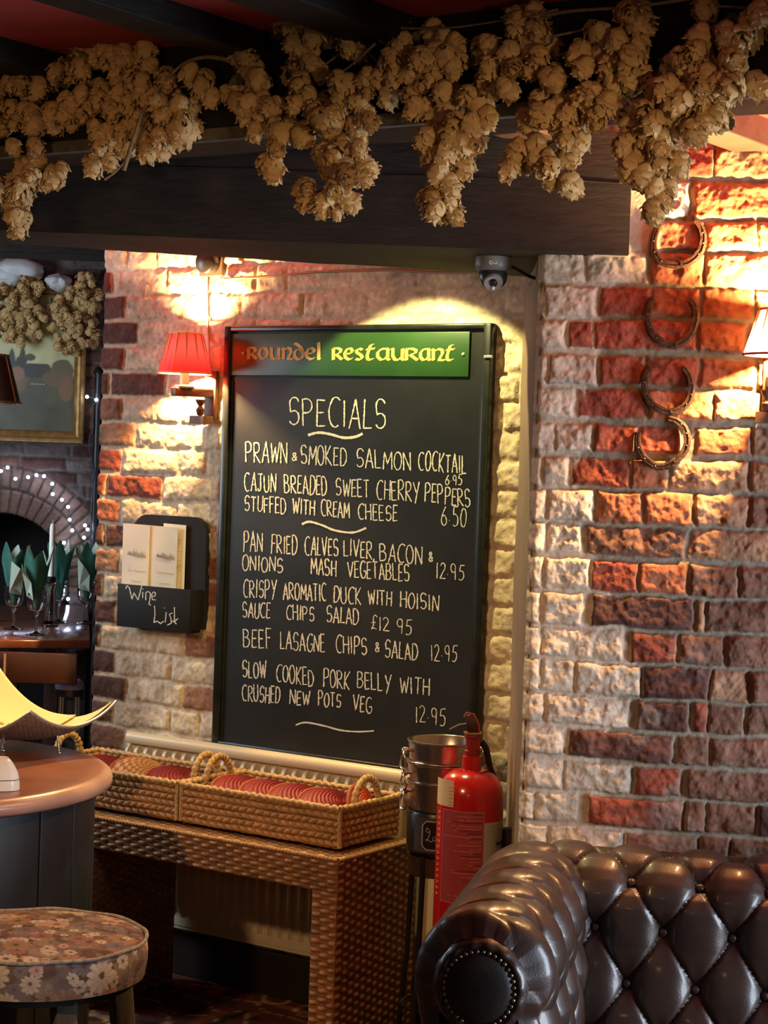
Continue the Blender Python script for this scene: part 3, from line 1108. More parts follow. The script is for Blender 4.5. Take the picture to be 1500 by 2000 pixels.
def build_wine_list():
    pxz = lambda x, y, o: B.px(x, y, o)
    uL, zTop = pxz(231, 1142, .075)
    uR, _ = pxz(374, 1150, .075)
    zTop = pxz(302, 1146, .075)[1]
    zBot = pxz(302, 1230, .075)[1]
    t = thing('wine_list_holder', 'black chalk-painted wooden wine list holder on the wall left of the board', 'holder', B.at((uL + uR) / 2, .01, zBot))
    mk = mat('chalk_black_wood', (.011, .010, .009), .7, spec=.25, vary=.2, vscale=12)
    # back board with rounded top corners
    zb_top = pxz(310, 1006, .02)[1]
    bl, br = uL + .012, uR + .012
    rad = .055
    pts = [(bl, zBot + .01), (br, zBot + .01)] + [(br - rad + rad * math.cos(a), zb_top - rad + rad * math.sin(a)) for a in np.linspace(0, PI / 2, 8)] + \
          [(bl + rad + rad * math.cos(a), zb_top - rad + rad * math.sin(a)) for a in np.linspace(PI / 2, PI, 8)]
    n = len(pts)
    vs = [B.at(u, .010, z) for u, z in pts] + [B.at(u, .028, z) for u, z in pts]
    fs = [tuple(range(n, 2 * n)), tuple(range(n))[::-1]] + [(i, (i + 1) % n, n + (i + 1) % n, n + i) for i in range(n)]
    link_mesh('back_board', G().add(vs, fs), mk, t, False)
    g = G()
    g.fbox(B, uL, uR, .068, .078, zBot, zTop)
    g.fbox(B, uL, uL + .009, .028, .068, zBot, zTop)
    g.fbox(B, uR - .009, uR, .028, .068, zBot, zTop)
    g.fbox(B, uL, uR, .028, .068, zBot, zBot + .009)
    f = link_mesh('pocket', g, mk, t, True, .0015)
    g = G()
    W = [[(0, .75), (.05, .95), (.12, .9), (.22, .05), (.38, .75), (.5, .1), (.62, 1.05), (.66, 1.1)]]
    put = lambda x, y: B.at(B.px(x, y, .078)[0], .0787, B.px(x, y, .078)[1])
    def st(pl, th=2.0):
        ribbon(g, resample(pl, 1.5), th, put, .25)
    # "Wine"
    st([(246, 1150), (248, 1144), (253, 1148), (258, 1170), (262, 1158), (270, 1172), (277, 1145), (280, 1141)])
    st([(279, 1156), (279, 1168)]); st([(279, 1150), (280, 1151)])
    st([(285, 1172), (285, 1158), (289, 1155), (294, 1158), (293, 1172), (291, 1180), (295, 1182)])
    st([(297, 1165), (303, 1164), (304, 1158), (300, 1156), (296, 1162), (298, 1171), (305, 1172)])
    # "List"
    st([(302, 1183), (303, 1200), (301, 1216), (307, 1213), (314, 1218), (320, 1213)])
    st([(325, 1196), (323, 1216)]); st([(321, 1187), (322, 1188)])
    st([(337, 1197), (331, 1200), (334, 1207), (335, 1217), (327, 1221)])
    st([(341, 1186), (341, 1215), (345, 1219)]); st([(336, 1213), (341, 1214), (348, 1208)])
    link_mesh('chalk_lettering', g, mat('chalk', (.60, .59, .52), .95), f, False)
    g = G()
    g.fbox(B, uL + .01, uR, .0665, .0785, zTop - .0005, zTop + .0012)
    # leaflets standing in the pocket
    mp_ = mat('cream_card', (.66, .58, .46), .7, vary=.06, vscale=10)
    mp2 = mat('pale_card', (.80, .72, .55), .7)
    leaf = []
    for i, (xa, xb, ya, yb, o, m, lab) in enumerate(((318, 361, 1022, 1026, .042, mp2, 'pale wine list leaflet at the back right of the holder, with a printed edge'),
                                                  (289, 345, 1026, 1031, .054, mp_, 'cream wine list leaflet with a black drawing, right of the pair in the holder'),
                                                  (239, 290, 1022, 1026, .060, mp_, 'cream wine list leaflet with a black drawing, left of the pair in the holder'))):
        p0, p1 = B.px(xa, ya, o), B.px(xb, yb, o)
        t2 = thing('wine_list_leaflet', lab, 'leaflet', B.at(p0[0], o, zTop - .07))
        vs = [B.at(p0[0] + .004, o, zTop - .07), B.at(p1[0] + .003, o, zTop - .07), B.at(p1[0], o - .004, p1[1]), B.at(p0[0], o - .004, p0[1])]
        vb = [v - B.N * .0025 for v in vs]
        link_mesh('sheet', G().hexa([vb[0], vb[1], vs[1], vs[0], vb[3], vb[2], vs[2], vs[3]]), m, t2, False)
        g = G()
        pt = lambda x, y, oo=o: B.at(B.px(x, y, oo)[0], oo + .0012, B.px(x, y, oo)[1])
        if i == 0:
            for y in (1043, 1047, 1052, 1054, 1056, 1058, 1062, 1077, 1096, 1102, 1105, 1107, 1115):
                ribbon(g, [(347, y), (354, y)], .9, pt, 0)
        else:
            x0 = 249 if i == 2 else 305
            dy = 0 if i == 2 else 4
            for k in range(26):
                x = x0 + 1 + 31 * k / 25
                hgt = [5, 9, 6, 7, 11, 5, 4, 8, 9, 13, 14, 8, 7][k % 13] * random.uniform(.6, 1.1)
                yb_ = 1083 + dy + 5 * k / 25
                ribbon(g, [(x, yb_ + random.uniform(-2, 2)), (x + random.uniform(-1, 1), yb_ - hgt)], 1.4, pt, .3)
            for k in range(4):
                ribbon(g, [(x0 + 2, 1080 + dy + k), (x0 + 16, 1084 + dy + k * 1.2), (x0 + 33, 1086 + dy + k)], 1.2, pt, .3)
            k_ = .62
            for txt, xo, yo, sz_ in (('The Plowden', x0 + 1, 1116 + dy, 6.4), ('Claris Inn', x0 + 6, 1136 + dy * 1.2, 5.6)):
                surf_text(txt, sz_ * .95, lambda x, y, xo=xo, yo=yo: pt(xo + x, yo - y + x * .08), g)
        link_mesh('print', g, mat('grey_print_ink', (.03, .027, .025) if i else (.4, .33, .25), .8), t2, False)


build_wine_list()

# ------------------------------------------------------------------ CCTV camera under the lintel
c = onz(964, 506, 2.058)
t = thing('security_camera', 'grey turret security camera under the lintel above the board', 'security camera', c)
mg = mat('grey_plastic', (.16, .155, .15), .4)
link_mesh('base', G().lathe([(.001, .004), (.043, .004), (.044, -.012), (.040, -.026), (.034, -.030), (.001, -.03)], c, 28), mg, t)
aim = np.array((.0, -.78, -.62)); aim /= np.linalg.norm(aim)
sx = np.cross(aim, (0, 0, 1)); sx /= np.linalg.norm(sx); sy = np.cross(sx, aim)
bc = c + np.array((0, -.004, -.040))
b_ = link_mesh('eyeball', G().ball(bc, .034, 12), mat('dark_plastic', (.03, .03, .03), .3), t)
link_mesh('lens_ring', G().lathe([(.001, .030), (.013, .033), (.021, .033), (.023, .026)], bc, 24, (sx, sy, aim)), mat('grey_lens_plate', (.30, .28, .29), .35), b_)
link_mesh('lens', G().ball(bc + aim * .034 + sy * .006, .008, 8), mat('lens_glass', (.02, .015, .015), .08), b_)
link_mesh('sensor', G().ball(bc + aim * .033 - sy * .012, .005, 6), mat('white_sensor', (.85, .85, .85), .3), b_)
g = G()
surf_text('Qvis', .011, lambda x, y: c + np.array((-.013 + x, -.0435, -.016 + y)), g)
link_mesh('logo', g, mat('white_print', (.85, .85, .85), .5), t, False)
pts = [c + np.array(p) for p in ((.035, .01, -.012), (.06, .03, -.02), (.085, .06, -.03), (.115, .1, -.035), (.11, .3, -.03))]
link_mesh('cable', G().tube(pts, .004, 8), mat('black_rubber', (.01, .01, .01), .5), t)

# ------------------------------------------------------------------ radiator
def build_radiator():
    uL = B.px(254, 1420, .06)[0]
    uR = -.15
    z1 = .722
    z0 = .15
    t = thing('radiator', 'long cream panel radiator under the chalkboard, behind the wicker table', 'radiator', B.at((uL + uR) / 2, .05, z0))
    m = mat('cream_enamel', (.62, .52, .36), .38)
    n = 900
    pitch = .0375
    us = np.arange(uL, uR, pitch / 12)
    zs = np.array([z0, z0 + .03, z0 + .05, z0 + .07] + list(np.linspace(z0 + .09, z1 - .065, 10)) + [z1 - .054, z1 - .044, z1 - .036, z1 - .030])
    P = np.zeros((len(zs), len(us), 3))
    for j, zz in enumerate(zs):
        k = min(1, max(0, (zz - z0 - .03) / .05)) * min(1, max(0, (z1 - .034 - zz) / .024))
        for i, uu in enumerate(us):
            ph = (uu / pitch) % 1
            rib = .5 - .5 * math.cos(2 * PI * ph)
            rib = min(1, max(0, (rib - .42) * 3.2))
            P[j, i] = B.at(uu, .046 + .034 * k * (rib) + .012 * (1 - k), zz)
    link_mesh('panel', G().grid(P), m, t)
    # rounded top rail
    prof = [(.035, -.034), (.077, -.034), (.080, -.031), (.080, -.014), (.077, -.007), (.070, -.002), (.060, 0), (.050, -.002), (.042, -.008), (.035, -.02)]
    g = G()
    Pq = np.zeros((2 + 2, len(prof), 3))
    for j, (uu, sc) in enumerate(((uL - .004, .6), (uL, 1), (uR, 1), (uR + .004, .6))):
        for i, (o, dz) in enumerate(prof):
            Pq[j, i] = B.at(uu, .058 + (o - .058) * sc, z1 - .023 + (dz + .023) * sc)
    g.grid(Pq, wrap_u=True)
    g.f.append(tuple(range(len(prof))))
    link_mesh('top_rail', g, m, t)
    g = G().fbox(B, uL, uR, .028, .06, z0 + .01, z1 - .03)
    g.fbox(B, uL + .1, uL + .14, .0, .03, z0 + .1, z0 + .2)
    g.fbox(B, uR - .14, uR - .1, .0, .03, z0 + .1, z0 + .2)
    link_mesh('back_panel', g, m, t, False)
    g = G().tube([B.at(uL - .01, .05, z0 + .03), B.at(uL - .06, .05, z0 + .03), B.at(uL - .075, .05, z0 + .02), B.at(uL - .075, .05, 0.0)], .009, 10)
    link_mesh('pipe', g, mat('old_copper_pipe', (.15, .06, .04), .5, .5), t)
    g = G().lathe([(.014, -.03), (.02, -.028), (.02, .02), (.014, .026), (.012, .06), (.001, .062)], B.at(uL - .075, .05, z0 + .03), 16)
    link_mesh('valve', g, mat('brown_valve', (.09, .04, .03), .5), t)


build_radiator()

# ------------------------------------------------------------------ wicker
def weave(U, V, cw=.030, ch=.0105):
    row = np.floor(V / ch)
    colx = np.floor(U / cw)
    fu, fv = U / cw - colx, V / ch - row
    par = (row + colx) % 2
    over = np.sin(PI * np.clip(fu, 0, 1))
    strand = np.sqrt(np.clip(1 - (2 * fv - 1) ** 2, 0, 1))
    h = strand * np.where(par == 0, .45 + .55 * over, .30 - .2 * over)
    return h, np.where(par == 0, over, 0.25), row, colx


def weave_panel(g, fn, w_, h_, nx, ny, amp=.004, seed=0, tone=(.40, .19, .070), cw=.028, ch=.0115):
    us = np.linspace(0, w_, nx)
    vs = np.linspace(0, h_, ny)
    U, V = np.meshgrid(us, vs)
    h, ov, row, cx = weave(U, V, cw, ch)
    rr = vnoise(row + .5, cx + .5, 1.0, 5 + seed)
    edge = np.minimum(np.minimum(U, w_ - U), np.minimum(V, h_ - V))
    h = h * np.clip(edge / .004, 0, 1)
    P = fn(U, V, h * amp)
    c = np.array(tone)[None, None] * (.50 + .6 * ov + .6 * (rr - .5))[..., None]  # strands darken towards their dips, gap shade put into the colour
    c = c * (.75 + .5 * fbm(U, V, 90, 2, seed))[..., None]
    g.grid(P, c)


MWICK = mat('woven_wicker', attr=True, rough=.5, vary=.2, vscale=140, spec=.5)


def frame_fn(fr, u0, o0, z0, eu, ev, en):
    """maps panel coords (U,V,h) into the room along wall-frame axes"""
    def ax(a):
        return fr.U * a[0] + fr.N * a[1] + np.array((0, 0, 1.0)) * a[2]
    o = fr.at(u0, o0, z0)
    a, b, c = ax(eu), ax(ev), ax(en)
    return lambda U, V, H: o + U[..., None] * a + V[..., None] * b + H[..., None] * c


TH = .544
TU0, TU1, TO0, TO1 = -1.135, -.208, .106, .475
LW = .078
AP = .085


def build_table():
    t = thing('wicker_table', 'long low wicker console table with solid woven ends, in front of the radiator', 'table', B.at((TU0 + TU1) / 2, (TO0 + TO1) / 2, 0))
    L, D = TU1 - TU0, TO1 - TO0
    g = G()
    weave_panel(g, frame_fn(B, TU0, TO1, TH, (1, 0, 0), (0, -1, 0), (0, 0, 1)), L, D, 260, 130, .003, 1)
    # front apron and back apron
    weave_panel(g, frame_fn(B, TU0, TO1, TH - AP, (1, 0, 0), (0, 0, 1), (0, 1, 0)), L, AP, 400, 60, .008, 2)
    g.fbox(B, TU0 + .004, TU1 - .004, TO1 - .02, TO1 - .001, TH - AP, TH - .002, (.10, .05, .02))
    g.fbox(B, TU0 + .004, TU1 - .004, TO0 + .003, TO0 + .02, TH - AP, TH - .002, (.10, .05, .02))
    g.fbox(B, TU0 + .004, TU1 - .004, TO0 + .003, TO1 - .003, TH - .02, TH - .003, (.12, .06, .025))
    # rope edge round the top
    link_mesh('table_top', g, MWICK, t)
    g = G()
    for (a, b) in (((TU0, TO1), (TU1, TO1)), ((TU1, TO1), (TU1, TO0)), ((TU0, TO1), (TU0, TO0))):
        n = int(np.hypot(a[0] - b[0], a[1] - b[1]) / .012)
        pts, rs = [], []
        for i in range(n * 3 + 1):
            f = i / (n * 3)
            pts.append(B.at(a[0] + (b[0] - a[0]) * f, a[1] + (b[1] - a[1]) * f, TH + .001))
            rs.append(.0058 + .0022 * math.sin(i * 2 * PI / 3 + .5))
        g.tube(pts, rs, 8)
    link_mesh('rope_edge', g, mat('rattan_edge', (.36, .20, .085), .5, vary=.35, vscale=90), t)
    for nm, u0, u1 in (('leg_panel', TU0, TU0 + LW), ('leg_panel', TU1 - LW, TU1)):
        g = G()
        weave_panel(g, frame_fn(B, u0, TO1, 0, (1, 0, 0), (0, 0, 1), (0, 1, 0)), LW, TH - AP, 32, 190, .008, 3)
        weave_panel(g, frame_fn(B, u1, TO1, 0, (0, -1, 0), (0, 0, 1), (1, 0, 0)), D, TH, 130, 210, .007, 4, tone=(.30, .14, .06))
        weave_panel(g, frame_fn(B, u0, TO0, 0, (0, 1, 0), (0, 0, 1), (-1, 0, 0)), D, TH - .03, 100, 150, .007, 6, tone=(.30, .14, .06))
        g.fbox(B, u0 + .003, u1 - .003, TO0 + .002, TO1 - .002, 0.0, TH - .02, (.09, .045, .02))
        link_mesh(nm, g, MWICK, t)


build_table()

# ------------------------------------------------------------------ rope baskets and the red bread baskets in them
def braid(U, V, rh, lay):
    row = np.floor(V / rh)
    fv = V / rh - row
    base = np.sqrt(np.clip(1 - (2 * fv - 1) ** 2, 0, 1))
    sgn = np.where(row % 2 == 0, 1.0, -1.0)
    ph = U / lay + row * .37 + sgn * (fv - .5) * .6
    f = ph - np.floor(ph)
    lump = np.sqrt(np.clip(1 - (2 * f - 1) ** 2, 0, 1))
    return base * (.30 + .70 * lump), row, np.floor(ph)


def rope_panel(g, fn, w_, h_, rh=.0182, lay=.026, amp=.014, seed=0, tone=(.46, .24, .08)):
    nx, ny = int(w_ / .0028), int(h_ / .0019)
    U, V = np.meshgrid(np.linspace(0, w_, nx), np.linspace(0, h_, ny))
    h, row, cel = braid(U + vnoise(U, V, 14, seed) * .008, V + (vnoise(U, V, 9, seed + 2) - .5) * .004, rh, lay)
    P = fn(U, V, (h - .2) * amp)
    rr = vnoise(row + .5, cel + .5, 1.0, seed + 9)
    c = np.array(tone)[None, None] * (.72 + .55 * rr + .3 * (fbm(U * 3, V * 10, 60, 2, seed) - .5))[..., None]
    g.grid(P, c)


MROPE = mat('braided_hyacinth', attr=True, rough=.6, vary=.22, vscale=160, bump=.3, bscale=300)


def rope_basket(u0, u1, o0, o1, z0, h_, label, handles):
    """open tray basket: flared a little, rope rim and arched rope handles"""
    t = thing('rope_basket', label, 'basket', B.at((u0 + u1) / 2, (o0 + o1) / 2, z0), 'braided baskets on the wicker table')
    g = G()
    L, D = u1 - u0, o1 - o0
    rope_panel(g, frame_fn(B, u0, o1 - .008, z0, (1, 0, 0), (0, .05, 1), (0, 1, 0)), L, h_, seed=1)
    rope_panel(g, frame_fn(B, u1 - .008, o1, z0, (0, -1, 0), (.05, 0, 1), (1, 0, 0)), D, h_, seed=2)
    rope_panel(g, frame_fn(B, u0 + .008, o0, z0, (0, 1, 0), (-.05, 0, 1), (-1, 0, 0)), D, h_, seed=3)
    rope_panel(g, frame_fn(B, u1, o0 + .008, z0, (-1, 0, 0), (0, -.05, 1), (0, -1, 0)), L, h_, seed=4)
    ti = (.30, .16, .065)
    th = .012
    rope_panel(g, frame_fn(B, u0, o0 + .008 + th, z0, (1, 0, 0), (0, -.05, 1), (0, 1, 0)), L, h_, seed=5, tone=ti)
    rope_panel(g, frame_fn(B, u1, o1 - .008 - th, z0, (-1, 0, 0), (0, .05, 1), (0, -1, 0)), L, h_, seed=6, tone=ti)
    rope_panel(g, frame_fn(B, u0 + .008 + th, o1, z0, (0, -1, 0), (-.05, 0, 1), (1, 0, 0)), D, h_, seed=7, tone=ti)
    rope_panel(g, frame_fn(B, u1 - .008 - th, o0, z0, (0, 1, 0), (.05, 0, 1), (-1, 0, 0)), D, h_, seed=8, tone=ti)
    g.fbox(B, u0 + .01, u1 - .01, o0 + .01, o1 - .01, z0 + .001, z0 + .014, ti)
    link_mesh('basket_body', g, MROPE, t)
    g = G()
    cs = [(u0 - .003, o1 + .003), (u1 + .003, o1 + .003), (u1 + .003, o0 - .003), (u0 - .003, o0 - .003)]
    for i in range(4):
        a, b = cs[i], cs[(i + 1) % 4]
        n = int(np.hypot(a[0] - b[0], a[1] - b[1]) / .022)
        pts, rs = [], []
        for k in range(n * 4 + 1):
            f = k / (n * 4)
            pts.append(B.at(a[0] + (b[0] - a[0]) * f, a[1] + (b[1] - a[1]) * f, z0 + h_ + .002 + .0015 * math.sin(k * 1.3)))
            rs.append(.0075 + .0018 * math.sin(k * PI / 2))
        g.tube(pts, rs, 8)
    for (uu, oo) in cs[:2]:
        g.tube([B.at(uu, oo - .004, z0 + .004), B.at(uu, oo - .002, z0 + h_)], .006, 8)
    link_mesh('rim', g, mat('hyacinth_rim', (.50, .31, .13), .55, vary=.3, vscale=120), t)
    for uu in handles:
        g = G()
        om = (o0 + o1) / 2
        pts, rs = [], []
        for k in range(41):
            a = PI * k / 40
            pts.append(B.at(uu, om - .055 * math.cos(a), z0 + h_ - .015 + .080 * math.sin(a) ** .8))
            rs.append(.0095 + .0018 * math.sin(k * 2.1))
        g.tube(pts, rs, 9)
        link_mesh('handle', g, mat('hyacinth_rim', (.50, .31, .13), .55), t)
    return t


BH = .105
B2 = (-.790, -.258, .125, .405)
B1 = (-1.36, -.812, .125, .405)
rope_basket(*B1, TH + .012, BH, 'braided basket at the left end of the wicker table, half behind the round table', (B1[0] + .005, B1[1] - .012))
rope_basket(*B2, TH + .012, BH, 'braided basket at the right end of the wicker table, full of red baskets', (B2[0] + .012, B2[1] - .012))


def red_basket(u, o, z, L, W, dep, lean, label, grp, turn=0.0, chk=False, base=(.21, .011, .018)):
    """shallow oval bread basket woven from cord, standing on its long edge"""
    t = thing('bread_basket', label, 'basket', B.at(u, o, z), grp)
    g = G()
    nr, na = 44, 72
    P = np.zeros((nr, na, 3))
    C = np.zeros((nr, na, 3))
    ca, sa = math.cos(lean), math.sin(lean)
    ct, st_ = math.cos(turn), math.sin(turn)
    for j in range(nr):
        s = .02 + .98 * j / (nr - 1)
        for k in range(na):
            a = 2 * PI * k / na
            rib = .0022 * abs(math.sin(j * PI / 4))
            x, y = L / 2 * s * math.cos(a), W / 2 * s * math.sin(a)
            d = dep * (1 - s ** 2.6) - rib
            # local: x along, y up the face, d behind it
            yy, dd = y * ca - d * sa, y * sa + d * ca
            px_, pd = x * ct - dd * st_, x * st_ + dd * ct
            P[j, k] = B.at(u + pd, o + px_, z + W / 2 * ca + yy)
            tone = .75 + .5 * (j % 4 in (1, 2)) * 1.0
            col = np.array(base) * tone * random.uniform(.8, 1.2)
            if chk:
                if (k // 3 + j // 4) % 2 == 0:
                    col = np.array((.62, .38, .18)) * random.uniform(.85, 1.1)
                else:
                    col = np.array((.38, .12, .06)) * random.uniform(.85, 1.1)
            C[j, k] = col
    g.grid(P, C, wrap_u=True)
    b = link_mesh('bowl', g, mat('dyed_cord', attr=True, rough=.55), t)
    md = b.modifiers.new('Solidify', 'SOLIDIFY')
    md.thickness = .004
    rim = G().tube([P[-1, k] for k in range(na)], [.0045 + .001 * (k % 2) for k in range(na)], 7, closed=True)
    link_mesh('rim', rim, mat('red_cord_rim', (.40, .10, .05), .6, vary=.4, vscale=150), t)


zf = TH + .018
om = (B2[2] + B2[3]) / 2
gp = 'red bread baskets in the right braided basket'
for i, (du, ln, wd) in enumerate(((.105, .70, .20), (.205, .74, .20), (.305, .72, .20), (.405, .72, .19))):
    red_basket(B2[0] + du, om, zf, .245, .175, .05, -.88,
               ['red oval bread basket leaning by the handle at the left of the right braided basket', 'red oval bread basket second from the left in the right braided basket',
                'red oval bread basket third from the left in the right braided basket', 'red oval bread basket by the handle at the right end of the right braided basket'][i], gp)
red_basket(B2[0] + .475, om - .05, zf, .12, .14, .02, -.35, 'small orange-red bread basket standing behind the right-hand handle', gp, base=(.60, .09, .04))
gp = 'bread baskets in the left braided basket'
red_basket(B1[0] + .16, om, zf, .245, .17, .05, -.88, 'red bread basket at the far left of the left braided basket', gp)
red_basket(B1[0] + .30, om, zf, .245, .175, .05, -.82, 'tan checked bread basket with a rim, in the middle of the left braided basket', gp, chk=True)
red_basket(B1[0] + .43, om, zf, .245, .17, .05, -.88, 'red bread basket beside the double handles, in the left braided basket', gp)

# ------------------------------------------------------------------ round boarded table at the left
RT = .785
RTC = np.array((-1.213, 4.76))
RTR = .565


def build_round_table():
    t = thing('round_table', 'round table with a worn copper-edged top on a blue-black boarded drum', 'table', (RTC[0], RTC[1], 0))
    c = (RTC[0], RTC[1], RT)
    prof = [(.001, .0), (RTR - .06, .0), (RTR - .03, -.001), (RTR - .012, -.004), (RTR - .003, -.012), (RTR, -.022), (RTR - .002, -.034), (RTR - .010, -.042), (RTR - .06, -.044), (.001, -.044)]
    n = 160
    P = np.zeros((len(prof), n, 3))
    C = np.zeros((len(prof), n, 3))
    for j, (r, h) in enumerate(prof):
        for k in range(n):
            a = 2 * PI * k / n
            chip = 0
            if 4 <= j <= 7:
                chip = .003 * max(0, mnoise.noise(Vector((math.cos(a) * 14, math.sin(a) * 14, j * .8))))
            P[j, k] = (c[0] + (r - chip) * math.cos(a), c[1] + (r - chip) * math.sin(a), c[2] + h)
            C[j, k] = (.23, .085, .05) if j < 3 else ((.44, .25, .19) if j < 7 else (.10, .05, .035))
    g = G().grid(P, C, wrap_u=True)
    link_mesh('table_top', g, mat('worn_copper_brown', attr=True, rough=.28, vary=.22, vscale=9, bump=.08, bscale=60, spec=.6), t)
    mp_ = mat('blue_black_boards', (.010, .0145, .021), .5, vary=.45, vscale=9, bump=.2, bscale=30, stretch=(1, 1, .3))
    nb = 24
    rb = RTR - .045
    for k in range(nb):
        a = 2 * PI * (k + .35) / nb
        hw = rb * math.tan(PI / nb) - .0022
        ax = (np.array((-math.sin(a), math.cos(a), 0)), np.array((math.cos(a), math.sin(a), 0)), np.array((0, 0, 1.0)))
        ctr = np.array((c[0] + (rb - .01) * math.cos(a), c[1] + (rb - .01) * math.sin(a), (RT - .044) / 2))
        link_mesh('board', G().box(ctr, (hw * 2, .02, RT - .046), ax), mp_, t, True, .003)
    link_mesh('core', G().lathe([(.001, .02), (rb - .024, .02), (rb - .024, RT - .05), (.001, RT - .05)], (c[0], c[1], 0), 48), mat('dark_core', (.006, .006, .006), .9), t)


build_round_table()


def build_tray():
    c1, c2 = np.array((-.868, 4.86)), np.array((-.688, 5.10))
    Lx = np.array((-.80, .60)) * .42
    e = c2 - c1
    t = thing('menu_tray', 'curved woven metal menu tray with little feet on the round table', 'tray', (c1[0] - .1, c1[1] + .2, RT))

    def S(s, q, dz=0.0):
        # s: 1 at the right edge, 0 at the left edge; q: -1 front, 1 back
        p = c1 + e * (q + 1) / 2 + Lx * (1 - s)
        m = 2 * s - 1
        z = RT + .030 + .050 * abs(m) ** 2.2 + .052 * q * q * (.55 + .45 * m * m) + dz
        k = 1 - .06 * (1 - q * q) * m * m
        return np.array((p[0], p[1], z))
    nq, ns = 70, 110
    P = np.zeros((nq, ns, 3))
    C = np.zeros((nq, ns, 3))
    for j in range(nq):
        for i in range(ns):
            wv = .0012 * math.sin(j * PI / 2) * (1 if (i // 2) % 2 else -1)
            P[j, i] = S(i / (ns - 1), -1 + 2 * j / (nq - 1), wv)
            v = .8 + .4 * ((i // 2 + j // 2) % 2)
            C[j, i] = np.array((.33, .27, .21)) * v
    g = G().grid(P, C)
    o = link_mesh('woven_body', g, mat('woven_pewter', attr=True, rough=.35, metal=.55, vary=.2, vscale=80), t)
    md = o.modifiers.new('Solidify', 'SOLIDIFY')
    md.thickness = .004
    g = G()
    loop = [S(1, -1 + 2 * k / 20) for k in range(21)] + [S(1 - k / 20, 1) for k in range(1, 21)] + [S(0, 1 - 2 * k / 20) for k in range(1, 21)] + [S(k / 20, -1) for k in range(1, 20)]
    link_mesh('rim', G().tube(loop, .004, 8, closed=True), mat('pewter_rim', (.55, .5, .44), .3, .7), t)
    for s, q in ((.84, .05), (.55, -.5), (.2, -.35), (.2, .45)):
        p = S(s, q, -.002)
        foot = np.array((p[0] + .008, p[1] - .006, RT + .004))
        g = G().tube([p, (p + foot) / 2, foot], .0032, 8).ball(foot, .0055, 8)
        link_mesh('foot', g, mat('bright_steel', (.75, .73, .7), .2, 1.0), t)
    # cream menus lying in the tray
    for kk, (sx, dz, lab) in enumerate(((.93, .008, 'lower cream menu card lying in the curved tray'), (.74, .014, 'upper cream menu card with a brown emblem, lying in the curved tray'))):
        t2 = thing('menu_card', lab, 'menu', (c1[0] - .1, c1[1] + .2, RT + .04 + dz))
        P = np.zeros((24, 30, 3))
        for j in range(24):
            for i in range(30):
                s = sx * (i / 29) + (.02 if kk == 0 else -.10)
                q = -.86 + 1.93 * j / 23
                p = S(max(-.1, s), min(1.02, q), dz)
                if q > .55:
                    p = p + np.array((0, 0, (q - .55) ** 1.4 * (.004 + .006 * (1 - s))))
                P[j, i] = p
        g = G().grid(P)
        o = link_mesh('sheet', g, mat('cream_menu_paper', (.78, .62, .30), .6), t2)
        md = o.modifiers.new('Solidify', 'SOLIDIFY')
        md.thickness = .0015
        if kk == 1:
            g = G()
            for (a, b, r) in ((.36, .20, .012), (.44, .22, .013), (.52, .17, .009), (.40, .12, .008), (.30, .14, .007), (.48, .10, .008)):
                ctr = S(a, b, dz + .003)
                ring = []
                for k in range(14):
                    an = 2 * PI * k / 14
                    rr = r * (1 + .25 * math.sin(3 * an))
                    ring.append(S(a + rr * math.cos(an) / .42, b + rr * math.sin(an) / .15, dz + .0035))
                g.add([ctr] + ring, [(0, 1 + k, 1 + (k + 1) % 14) for k in range(14)])
            link_mesh('emblem', g, mat('brown_print', (.42, .20, .05), .7), t2)


build_tray()

# white plastic thing cut by the left edge of the photograph
p = onz(-8, 1545, RT)
t = thing('card_reader', 'white rounded plastic box at the near left of the round table', 'box', p)
ax = (np.array((.93, .36, 0)), np.array((-.36, .93, 0)), np.array((0, 0, 1.0)))
P = np.zeros((12, 20, 3))
for j in range(12):
    f = j / 11
    for k in range(20):
        a = 2 * PI * k / 20
        sq = (abs(math.cos(a)) ** 4 + abs(math.sin(a)) ** 4) ** -.25
        r = .040 * (1 - .55 * f ** 2.2)
        P[j, k] = p + np.array((-.0, .05, .001)) + ax[0] * r * sq * math.cos(a) + ax[1] * 1.5 * r * sq * math.sin(a) + ax[2] * .068 * f ** .8
g = G().grid(P, wrap_u=True)
g.f.append(tuple(11 * 20 + k for k in range(20)))
link_mesh('shell', g, mat('white_plastic', (.82, .80, .72), .3), t)
g = G().tube([P[3, k] * 1.0 for k in range(20)], .0012, 6, closed=True)
link_mesh('seam', g, mat('seam_grey', (.15, .14, .13), .6), t)

